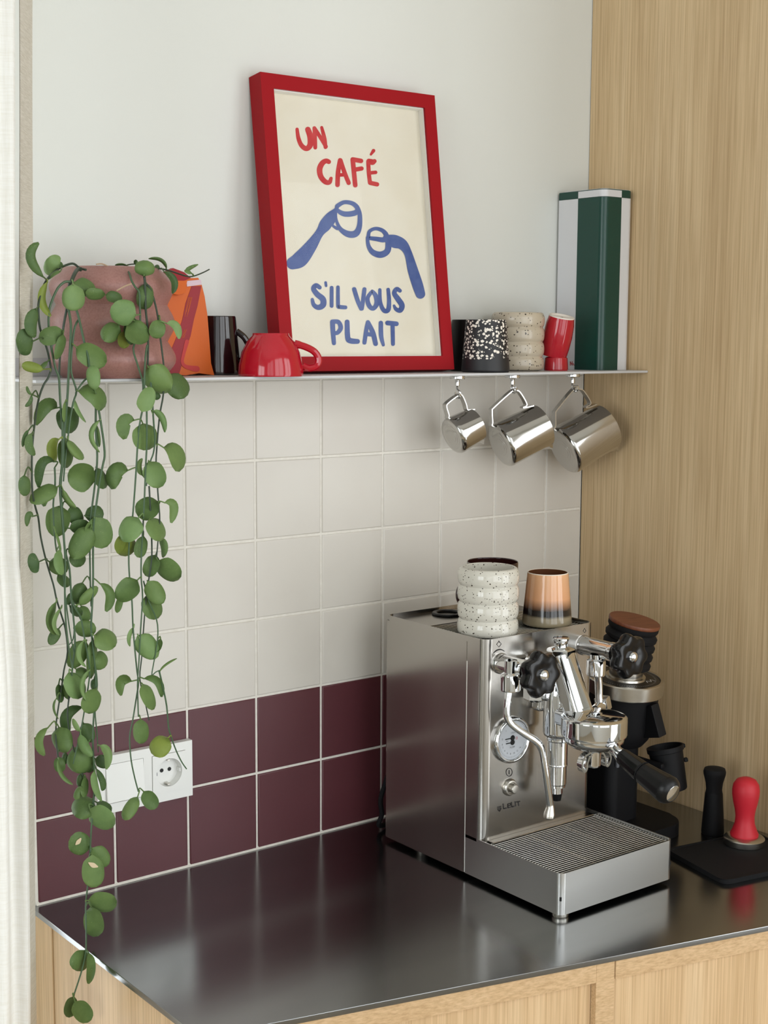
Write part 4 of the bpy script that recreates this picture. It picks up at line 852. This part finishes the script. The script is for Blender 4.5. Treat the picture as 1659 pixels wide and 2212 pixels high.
obj('lettering', lg, M['print_dark'], front, recalc=False)
# pressure gauge
gc = Vector((0.3217, YFR, 1.0903)); GM = Matrix(((1, 0, 0, gc.x), (0, 0, -1, gc.y), (0, 1, 0, gc.z), (0, 0, 0, 1)))  # local z towards the room
ga = obj('pressure_gauge', MB().lathe([(0.0315, 0), (0.0315, 0.004), (0.0305, 0.0066), (0.0285, 0.0078), (0.0266, 0.0070), (0.0258, 0.0052), (0.0258, 0.003), (0.0240, 0.0028)], 56, GM), CH, em, 60)
obj('dial_face', MB().lathe([(0, 0.0044), (0.0257, 0.0044), (0.0257, 0.0035)], 56, GM), M['dial_face'], ga)
dl = MB(); tk = MB()
for cy_, dr in ((0.0030, (-0.0135, 0.0015)), (-0.0030, (-0.0120, 0.0015))):
    dl.lathe([(0, 0.0056), (0.0032, 0.0056), (0.0037, 0.0050), (0.0037, 0.0045)], 20, GM @ Matrix.Translation((0, cy_, 0))); dl.box(dr[0], dr[1], cy_ - 0.0006, cy_ + 0.0006, 0.0050, 0.0053, M=GM @ Matrix.Translation((0, 0, 0)))
obj('needles', dl, M['black_plastic'], ga)
for s, p, z in (('STEAM', (0.002, 0.0098), 0.0036), ('PUMP', (0, -0.0098), 0.0036), ('bar', (-0.0095, 0.0002), 0.0028)): text_mesh(tk, s, z, GM @ Matrix.Translation((p[0], p[1], 0.00455)))
for s, a in (('0', 190), ('2', 203), ('4', 222), ('6', 241), ('8', 260), ('10', 279), ('12', 298), ('14', 317)): text_mesh(tk, s, 0.0036, GM @ Matrix.Translation((0.0185 * math.cos(R_(a)), 0.0185 * math.sin(R_(a)), 0.00455)))
for s, a in (('0', 168), ('1', 130), ('2', 85), ('3', 40)): text_mesh(tk, s, 0.0036, GM @ Matrix.Translation((0.0185 * math.cos(R_(a)), 0.0185 * math.sin(R_(a)), 0.00455)))
for k in range(30):
    a = R_(190 + k * 5.2); ribbon(tk, [(0.0222 * math.cos(a), 0.0222 * math.sin(a)), (0.0240 * math.cos(a), 0.0240 * math.sin(a))], 0.0003, lambda x, y: GM @ Vector((x, y, 0.00455)), 1)
obj('dial_print', tk, M['print_grey'], ga, recalc=False)
rm = MB(); ribbon(rm, [(0.0075 + 0.0015 * math.cos(R_(a)), 0.0015 + 0.0015 * math.sin(R_(a))) for a in range(0, 360, 45)], 0.0006, lambda x, y: GM @ Vector((x, y, 0.0046)), 2, closed=True)
obj('red_mark', rm, M['print_red'], ga, recalc=False)
# power button
pc = Vector((0.3215, YFR, 1.0251)); PM = Matrix(((1, 0, 0, pc.x), (0, 0, -1, pc.y), (0, 1, 0, pc.z), (0, 0, 0, 1)))
pb = obj('power_button', MB().lathe([(0.0118, 0), (0.0116, 0.0022), (0.0098, 0.0050), (0.0078, 0.0052), (0.0070, 0.0045), (0, 0.0045)], 40, PM), M['satin_steel'], em, 40)
obj('button', MB().lathe([(0.0062, 0.0046), (0.0062, 0.0115), (0.0054, 0.0125), (0, 0.0128)], 32, PM), M['satin_steel'], pb)
# taps
def tap(name, cx_, cz_, y_knob, label):
    KM = Matrix(((1, 0, 0, cx_), (0, 0, -1, YFR), (0, 1, 0, cz_), (0, 0, 0, 1)))
    yk = YFR - y_knob
    t = obj(name, MB().lathe([(0, 0.0), (0.0140, 0.0), (0.0140, 0.002), (0.0128, 0.004), (0.0128, yk - 0.020), (0.0136, yk - 0.019), (0.0136, yk - 0.012), (0.0100, yk - 0.010), (0.0086, yk + 0.003), (0, yk + 0.003)], 36, KM), CH, em, 40, label=label)
    kb = MB().lathe([(0, 0.0), (0.0195, 0.0), (0.0270, 0.0030), (0.0292, 0.0075), (0.0292, 0.0140), (0.0270, 0.0190), (0.0225, 0.0208), (0.0130, 0.0190), (0.0080, 0.0186), (0, 0.0186)], 112)
    for p in kb.v:
        rr_ = math.hypot(p.x, p.y); a = math.atan2(p.y, p.x); k = 1 + 0.085 * (math.cos(7 * a + 0.6) - 0.3) * min(1, max(0, (rr_ - 0.012) / 0.012))
        p.x *= k; p.y *= k
    KM2 = KM @ Matrix.Translation((0, 0, yk))
    kb.v = [KM2 @ p for p in kb.v]
    kn = obj('knob', kb, M['knob_black'], t, 40, label='black lobed knob')
    obj('knob_cap', MB().lathe([(0.0078, 0.0184), (0.0076, 0.0205), (0.0058, 0.0228), (0.003, 0.0240), (0, 0.0243)], 32, KM2), CH, t)
    return KM
tap('steam_tap', 0.3020, 1.1958, -0.3535, 'steam tap on the left')
yn = -0.3260
nz_ = at(1103, 1465, yn); xn = nz_.x
st_ = MB().lathe([(0.0085, 0.0235), (0.0085, 0.008), (0.0122, 0.006), (0.0132, 0.004), (0.0132, -0.0145), (0.0125, -0.0162), (0.0052, -0.0165)], 36, Matrix.Translation((xn, yn, nz_.z)))
sw = obj('steam_wand', st_, CH, em, 40)
wp = smooth_path([at(*q) for q in ((1101, 1486, yn), (1098, 1505, yn), (1095, 1540, yn), (1099, 1556, -0.3275), (1112, 1570, -0.333), (1138, 1588, -0.344), (1160, 1603, -0.3515), (1171, 1620, -0.3550), (1176, 1650, -0.3570), (1183, 1700, -0.3580), (1188, 1738, -0.3585))], 5)
obj('pipe', MB().tube(wp, 0.0049, 14), CH, sw)
obj('steam_tip', MB().tube([wp[-1], wp[-1] + (wp[-1] - wp[-2]).normalized() * 0.004, at(1187, 1758, -0.3588), at(1186, 1766, -0.3588), at(1186, 1769, -0.3588)], [0.0052, 0.0056, 0.0078, 0.0074, 0.004], 20), M['satin_steel'], sw)
tap('water_tap', 0.4560, 1.2000, -0.3625, 'hot water tap on the right')
yn2 = -0.322; nz2 = at(1288, 1432, yn2)
ww = obj('water_wand', MB().lathe([(0.0085, 0.012), (0.0085, 0.006), (0.0128, 0.004), (0.0132, 0.002), (0.0132, -0.0155), (0.0120, -0.0175), (0.0050, -0.018)], 36, Matrix.Translation(nz2)), CH, em, 40)
obj('pipe', MB().tube(smooth_path([at(*q) for q in ((1289, 1450, yn2), (1293, 1470, yn2), (1294, 1500, yn2), (1296, 1530, -0.324))], 4), 0.0053, 14), CH, ww)
jm = frame(at(1298, 1524, -0.323), (0.8, 0.25, 0.25))
obj('elbow', MB().lathe([(0, -0.016), (0.0078, -0.016), (0.0082, -0.014), (0.0082, 0.004), (0, 0.004)], 24, jm).box(-0.0095, 0.0095, -0.0095, 0.0095, 0.0, 0.013, 0.0015, 2, jm), CH, ww)
# group head
gx, gy = 0.3750, -0.3260
gh = obj('group_head', MB().lathe([(0, 1.0930), (0.0150, 1.0930), (0.0190, 1.0960), (0.0200, 1.1000), (0.0200, 1.1500), (0.0185, 1.1620), (0.0140, 1.1720), (0.0, 1.1760)], 48, Matrix.Translation((gx, gy, 0))).box(gx - 0.017, gx + 0.017, gy - 0.045, gy, 1.113, 1.137, 0.006, 4).box(gx - 0.019, gx + 0.019, YFR - 0.02, YFR, 1.125, 1.175, 0.006, 4), CH, em, 40)
obj('flange_nut', MB().lathe([(0, -0.030), (0.0125, -0.030), (0.0150, -0.027), (0.0150, 0.024), (0.012, 0.028), (0, 0.028)], 6, Matrix.Translation((0.3485, -0.3080, 1.1725)) @ Matrix.Rotation(R_(20), 4, 'Z')).lathe([(0, 0.0), (0.0185, 0.0), (0.0185, 0.006), (0, 0.006)], 32, Matrix(((1, 0, 0, 0.3485), (0, 0, -1, YFR), (0, 1, 0, 1.172), (0, 0, 0, 1)))), CH, gh, 30)
a0, a1 = Vector((gx, -0.3300, 1.2015)), Vector((gx, -0.3640, 1.1320)); ln = (a1 - a0).length; NM = frame(a0, a1 - a0, (1, 0, 0))
NK = MB().prism(rrect(-0.0168, 0.0168, -0.0160, 0.0160, 0.0095, 7), 0.0, ln, bev=0.0015, M=NM)
NK.prism(rrect(-0.0090, 0.0090, -0.0168, 0.0168, 0.0030, 4), 0.006, ln - 0.004, bev=0.001, M=NM)
obj('neck', NK, CH, gh, 40)
sc_ = at(1257, 1495, -0.372); obj('screw', MB().lathe([(0, -0.009), (0.0042, -0.009), (0.0046, 0.0035), (0.0040, 0.0042), (0.0028, 0.0042), (0.0024, 0.003), (0, 0.003)], 20, frame((gx + 0.0160, -0.352, 1.1530), (0.7, -0.7, 0.1))), CH, gh, 40)
obj('hex_nut', MB().lathe([(0, -0.003), (0.0165, -0.003), (0.0187, -0.0005), (0.0187, 0.0105), (0.0165, 0.0125), (0.0110, 0.0142), (0, 0.0142)], 6, Matrix.Translation((gx, -0.3285, 1.2010)) @ Matrix.Rotation(R_(12), 4, 'Z')), CH, gh, 25)
obj('mushroom_cap', MB().lathe([(0.0092, 0.0), (0.0088, 0.0040), (0.0096, 0.0075), (0.0112, 0.0095), (0.0112, 0.0118), (0.0100, 0.0130), (0, 0.0136)], 36, Matrix.Translation((gx, -0.3280, 1.2150))), CH, gh, 35)
obj('expansion_valve', MB().lathe([(0, 0.0985), (0.0125, 0.0985), (0.0150, 0.0955), (0.0150, 0.0930), (0.0134, 0.0915), (0.0134, 0.0610), (0.0138, 0.0600), (0.0138, 0.0590), (0.0126, 0.0580), (0.0126, 0.0335), (0.0116, 0.0320), (0.0116, 0.0290), (0.0080, 0.0275), (0.0080, 0.0200), (0, 0.0200)], 40, Matrix.Translation((gx, gy, 0.9960))), CH, gh, 30)
obj('drain_nozzle', MB().lathe([(0, 0.0200), (0.0076, 0.0200), (0.0060, 0.0100), (0.0030, 0.0100), (0, 0.013)], 24, Matrix.Translation((gx, gy, 0.9960))), M['black_plastic'], gh, 30)
rcx, rcy = 0.3738, -0.3925
obj('group_bell', MB().lathe([(0, 1.1405), (0.0140, 1.1400), (0.0330, 1.1385), (0.0405, 1.1365), (0.0425, 1.1345), (0.0428, 1.1320), (0.0428, 1.1140), (0.0420, 1.1115), (0.0400, 1.1105), (0, 1.1105)], 72, Matrix.Translation((rcx, rcy, 0))), CH, gh, 35)
# portafilter locked into the group
pfm = obj('portafilter', MB().lathe([(0.0390, 1.1104), (0.0392, 1.1060), (0.0380, 1.1025), (0.0310, 1.0970), (0.0220, 1.0935), (0.0120, 1.0925), (0, 1.0925)], 64, Matrix.Translation((rcx, rcy, 0))), CH, em, 40)
sp = MB().lathe([(0.0125, 1.0925), (0.0102, 1.0880), (0.0098, 1.0720), (0.0085, 1.0690), (0.0070, 1.0690), (0, 1.0720)], 32, Matrix.Translation((rcx, rcy, 0)))
obj('spout_hub', sp, CH, pfm, 40)
for sx in (-1, 1):
    pth = smooth_path([(rcx + sx * x, rcy - 0.002, z) for x, z in ((0.0070, 1.0900), (0.0150, 1.0895), (0.0225, 1.0860), (0.0262, 1.0785), (0.0250, 1.0710), (0.0208, 1.0670), (0.0172, 1.0705), (0.0165, 1.0775), (0.0130, 1.0845), (0.0090, 1.0870))], 4)
    obj('spout', MB().tube(pth, 0, flat=((0, 1, 0), 0.0085, 0.0026)), CH, pfm, 40)
hd0, hd1, hd2, hd3 = Vector((rcx + 0.0008, -0.4280, 1.1010)), Vector((rcx, -0.4400, 1.0955)), Vector((rcx, -0.4760, 1.0825)), Vector((rcx, -0.5235, 1.0690))
obj('handle_neck', MB().tube([hd0, hd0.lerp(hd1, 0.5), hd1, hd1 + (hd2 - hd1) * 0.06], [0.0085, 0.0072, 0.0090, 0.0100], 28), CH, pfm, 40)
d1 = (hd2 - hd1).normalized(); L1 = (hd2 - hd1).length
def fluted(prof, org, dr, n=72, flutes=12, amt=0.03):
    mb = MB().lathe(prof, n)
    for p in mb.v:
        r_ = math.hypot(p.x, p.y)
        if r_ > 0.008: a = math.atan2(p.y, p.x); k = 1 - amt * (0.5 + 0.5 * math.cos(flutes * a)); p.x *= k; p.y *= k
    F = frame(org, dr); mb.v = [F @ p for p in mb.v]; return mb
hn = obj('handle', fluted([(0, 0.001), (0.0098, 0.001), (0.0108, 0.004), (0.0122, L1 * 0.5), (0.0136, L1 - 0.003), (0.0130, L1 - 0.0005), (0, L1 - 0.0005)], hd1, d1), M['knob_black'], pfm, 30, label='black fluted handle')
d2 = (hd3 - hd2).normalized(); L2 = (hd3 - hd2).length
obj('grip', fluted([(0, 0.001), (0.0128, 0.001), (0.0142, 0.003), (0.0160, L2 * 0.45), (0.0178, L2 * 0.74), (0.0182, L2 * 0.84)], hd2, d2).lathe([(0.0180, L2 * 0.83), (0.0182, L2 * 0.88), (0.0166, L2 * 0.97), (0.0140, L2 + 0.0015), (0.0112, L2 + 0.0034), (0.0108, L2 + 0.0028)], 48, frame(hd2, d2)), M['black_plastic'], hn, 30)
obj('grip_ring', MB().torus(0.0130, 0.0010, 40, 6, frame(hd2, d2)), M['rubber'], hn)
obj('end_cap', MB().lathe([(0.0109, L2 + 0.0030), (0.0100, L2 + 0.0034), (0.0050, L2 + 0.0042), (0, L2 + 0.0045)], 32, frame(hd2, d2)), CH, hn)
obj('power_cord', MB().tube(smooth_path([(0.31, -0.079, 1.00), (0.30, -0.066, 1.00)] + [at(*q) for q in ((829, 1702, -0.052), (822, 1730, -0.050), (825, 1758, -0.050))] + [(0.295, -0.045, 0.9070), (0.36, -0.030, 0.9045), (0.45, -0.03, 0.9045)], 5), 0.0036, 10), M['rubber'], em)

# ------------------------------------------------------------------ cups on the cup grate
ZG = 1.22445
cup('ribbed_cup', (0.3220, -0.2430, ZG), ribs(0.0384, 0.0412, 0.0905, 4, 0.0035, 0.0368), M['speckle_cream'], 'glossy ribbed cream cup with brown specks on the coffee machine', 'cup', sharp=80)
ot, _, MM = cup('orange_tumbler', (0.4325, -0.2425, ZG), [(0, 0.0006), (0.0325, 0), (0.0342, 0.0016), (0.0345, 0.004), (0.0285, 0.0705), (0.0282, 0.0722)], M['orange_glaze'], 'tapered orange tumbler with black band on the coffee machine', 'tumbler')
obj('rim', MB().lathe([(0.0282, 0.0722), (0.0276, 0.0734), (0.0268, 0.0728)], 56, MM), M['cup_rim'], ot, 60)
obj('inside', MB().lathe([(0.0268, 0.0728), (0.0275, 0.060), (0.0320, 0.006), (0, 0.005)], 56, MM), M['brown_inside'], ot, 60)
bm_c = Vector((0.3960, -0.1690, ZG))
bmg, _, MM = cup('brown_mug', bm_c, [(0, 0.0006), (0.0335, 0), (0.0350, 0.002), (0.0355, 0.05), (0.0362, 0.0805), (0.0355, 0.0818), (0.0342, 0.0805), (0.0335, 0.006), (0, 0.005)], M['glass_brown'], 'dark brown mug hidden behind the ribbed cream cup', 'mug')
lv = -rd
obj('handle', MB().tube(smooth_path([bm_c + lv * x + Vector((0, 0, z)) for x, z in ((0.034, 0.052), (0.043, 0.047), (0.0475, 0.036), (0.045, 0.024), (0.034, 0.016))], 5), 0.0040, 10), M['glass_brown'], bmg)

# ------------------------------------------------------------------ coffee grinder
gR = Vector((0.5855, -0.250, 1.1190)); ga_ = Vector((0.0, -math.sin(R_(6)), math.cos(R_(6)))); GX = frame(gR, ga_, (1, 0, 0))
gd = root('coffee_grinder', (0.59, -0.24, ZC), 'black coffee grinder with bellows hopper behind the espresso machine', 'grinder')
BM = M['black_matte']
obj('base', MB().prism(rrect(0.530, 0.652, -0.325, -0.140, 0.040, 8), ZC + 0.0002, ZC + 0.019, bev=0.003), BM, gd)
obj('column', MB().prism(rrect(0.540, 0.606, -0.270, -0.150, 0.016, 6), ZC + 0.0192, 1.052, bev=0.004), BM, gd)
hs = MB().lathe([(0, -0.088), (0.036, -0.088), (0.0430, -0.078), (0.0480, -0.060), (0.0510, -0.011), (0.0, -0.011)], 56, GX).prism(rrect(0.548, 0.600, -0.262, -0.165, 0.014, 5), 1.035, 1.085)
obj('housing', hs, BM, gd, 40)
rg = obj('adjustment_ring', MB().lathe([(0, -0.0105), (0.0560, -0.0105), (0.0568, -0.0090), (0.0568, 0.0090), (0.0555, 0.0105), (0.0510, 0.0105), (0.0505, 0.0080), (0, 0.0080)], 72, GX), M['satin_steel'], gd, 40, label='brushed steel adjustment ring')
obj('dial', MB().lathe([(0.0503, 0.0082), (0.0500, 0.0092), (0.026, 0.0098), (0, 0.0098)], 56, GX), M['black_plastic'], rg)
mk2 = MB()
for pl_ in ([(-0.004, -0.036), (0.000, -0.030), (0.004, -0.036)], [(0.006, -0.034), (0.010, -0.028), (0.012, -0.036)]): ribbon(mk2, pl_, 0.0012, lambda x, y: GX @ Vector((x + 0.014, y + 0.002, 0.0101)), 2)
for k in range(40):
    a = R_(180 + k * 4.6); ribbon(mk2, [(0.0425 * math.cos(a), 0.0425 * math.sin(a)), (0.0445 * math.cos(a), 0.0445 * math.sin(a))], 0.0004, lambda x, y: GX @ Vector((x, y, 0.0100)), 1)
obj('dial_marks', mk2, M['tin_white'], rg, recalc=False)
obj('hopper_neck', MB().lathe([(0.030, 0.0098), (0.029, 0.0125), (0.0245, 0.0135), (0.0245, 0.034), (0, 0.034)], 48, GX), M['satin_steel'], gd, 40)
BX = GX @ Matrix.Translation((-0.004, 0.002, 0.028)) @ Matrix.Rotation(R_(5), 4, 'X') @ Matrix.Rotation(R_(5), 4, 'Y')
bp_ = [(0.0, 0.0), (0.0330, 0.0)]
for k in range(4): bp_ += [(0.0372, 0.003 + k * 0.0135), (0.0378, 0.0075 + k * 0.0135), (0.0345, 0.0118 + k * 0.0135), (0.0340, 0.0140 + k * 0.0135)]
bp_ += [(0.0355, 0.0565), (0.0368, 0.0590), (0.0368, 0.0640), (0, 0.0640)]
obj('bellows', MB().lathe(bp_, 56, BX), M['rubber'], gd, 40)
obj('bellows_lid', MB().lathe([(0, 0.0642), (0.0365, 0.0642), (0.0375, 0.0655), (0.0375, 0.0685), (0.0365, 0.0698), (0, 0.0700)], 56, BX), M['walnut'], gd, 40, label='round walnut lid')
ch = at(1412, 1556, -0.302)
obj('chute', MB().box(-0.0085, 0.0085, -0.0105, 0.022, -0.024, 0.024, 0.002, 2, Matrix.Translation(ch) @ Matrix.Rotation(R_(-14), 4, 'X') @ Matrix.Rotation(R_(-8), 4, 'Y')), BM, gd)
q1, q2 = at(1436, 1612, -0.2925), at(1453, 1706, -0.306); cl = (q1 - q2).length; CXM = frame(q2, q1 - q2, (1, 0, 0))
fz = q1.z - 0.018
fk = MB().box(0.585, q1.x - 0.0300, -0.285, -0.262, fz - 0.004, fz + 0.004, 0.002)
fk.box(q1.x - 0.036, q1.x - 0.0285, -0.318, -0.262, fz - 0.0035, fz + 0.0035, 0.002)
obj('fork', fk, BM, gd)
obj('side_button', MB().box(0.5485, 0.5535, -0.2735, -0.2695, 1.004, 1.0165, 0.0012), M['print_grey'], gd)
dc = root('dosing_cup', q2, 'black dosing cup held on the fork of the coffee grinder', 'cup')
obj('cup_body', MB().lathe([(0, 0.001), (0.0205, 0.0), (0.0215, 0.002), (0.0248, cl - 0.008), (0.0268, cl - 0.007), (0.0268, cl), (0.0250, cl), (0.0236, cl - 0.006), (0.0200, 0.004), (0, 0.004)], 48, CXM), BM, dc, 40)
for k, (a, z) in enumerate(((-35, cl - 0.004), (-40, cl * 0.62))): obj('lug', MB().box(0.0235, 0.0295, -0.003, 0.003, z - 0.003, z + 0.003, 0.001, 1, CXM @ Matrix.Rotation(R_(a), 4, 'Z')), BM, dc)

# ------------------------------------------------------------------ tamping mat and tools
mp = [Vector((0.5600, -0.3590)), Vector((0.5305, -0.4850)), Vector((0.6850, -0.5140)), Vector((0.7200, -0.3860))]
def rounded(poly, r, n=5):
    out = []; m_ = len(poly)
    for k in range(m_):
        a, b, c = poly[k - 1], poly[k], poly[(k + 1) % m_]; d1_, d2_ = (a - b).normalized(), (c - b).normalized()
        for j in range(n + 1): t = j / n; p, q, s_ = b + d1_ * r, b, b + d2_ * r; out.append(tuple((1 - t) ** 2 * p + 2 * t * (1 - t) * q + t * t * s_))
    return out
tmt = root('tamping_mat', (0.62, -0.44, ZC), 'black rubber tamping mat on the worktop right of the machine', 'mat')
obj('mat', MB().prism(rounded(mp, 0.016), ZC + 0.0002, ZC + 0.0055, bev=0.0015), M['rubber'], tmt)
rim_o = rounded(mp, 0.016); cen = sum((Vector(p) for p in rim_o), Vector((0, 0))) / len(rim_o)
obj('mat_rim', MB().prism(rim_o, ZC + 0.0056, ZC + 0.0068, inner=[tuple(cen + (Vector(p) - cen) * 0.955) for p in rim_o]), M['rubber'], tmt)
ZM = ZC + 0.0057
c = at_z(1607, 1822, ZM)
tp = root('tamper', (c.x, c.y, ZM), 'tamper with bulbous red handle standing on the black mat', 'tamper')
obj('tamper_base', MB().lathe([(0, 0), (0.0282, 0), (0.0288, 0.001), (0.0288, 0.0085), (0.0270, 0.0105), (0.0200, 0.0125), (0, 0.0130)], 56, Matrix.Translation((c.x, c.y, ZM + 0.0001))), M['satin_steel'], tp, 35)
obj('handle', MB().lathe([(0.0195, 0.0125), (0.0200, 0.0150), (0.0175, 0.0200), (0.0140, 0.0300), (0.0132, 0.0400), (0.0145, 0.0500), (0.0172, 0.0610), (0.0190, 0.0720), (0.0192, 0.0790), (0.0178, 0.0870), (0.0135, 0.0935), (0.007, 0.0965), (0, 0.0972)], 48, Matrix.Translation((c.x, c.y, ZM))), M['red_rubber'], tp, 60, label='red bulbous handle')
c = at_z(1540, 1802, ZC + 0.0002)
c = Vector((c.x + 0.004, c.y + 0.004, c.z))
wt2 = root('distribution_tool', c, 'slim black waisted distribution tool standing behind the mat', 'coffee tool')
obj('tool_body', MB().lathe([(0, 0.0), (0.0160, 0.0), (0.0165, 0.002), (0.0155, 0.020), (0.0138, 0.045), (0.0128, 0.060), (0.0120, 0.0625)], 40, Matrix.Translation(c)), BM, wt2, 40)
obj('tool_head', MB().lathe([(0.0120, 0.0627), (0.0115, 0.066), (0.0125, 0.076), (0.0158, 0.0885), (0.0162, 0.0925), (0.0150, 0.0970), (0.008, 0.0990), (0, 0.0994)], 40, Matrix.Translation(c)), M['rubber'], wt2, 40)
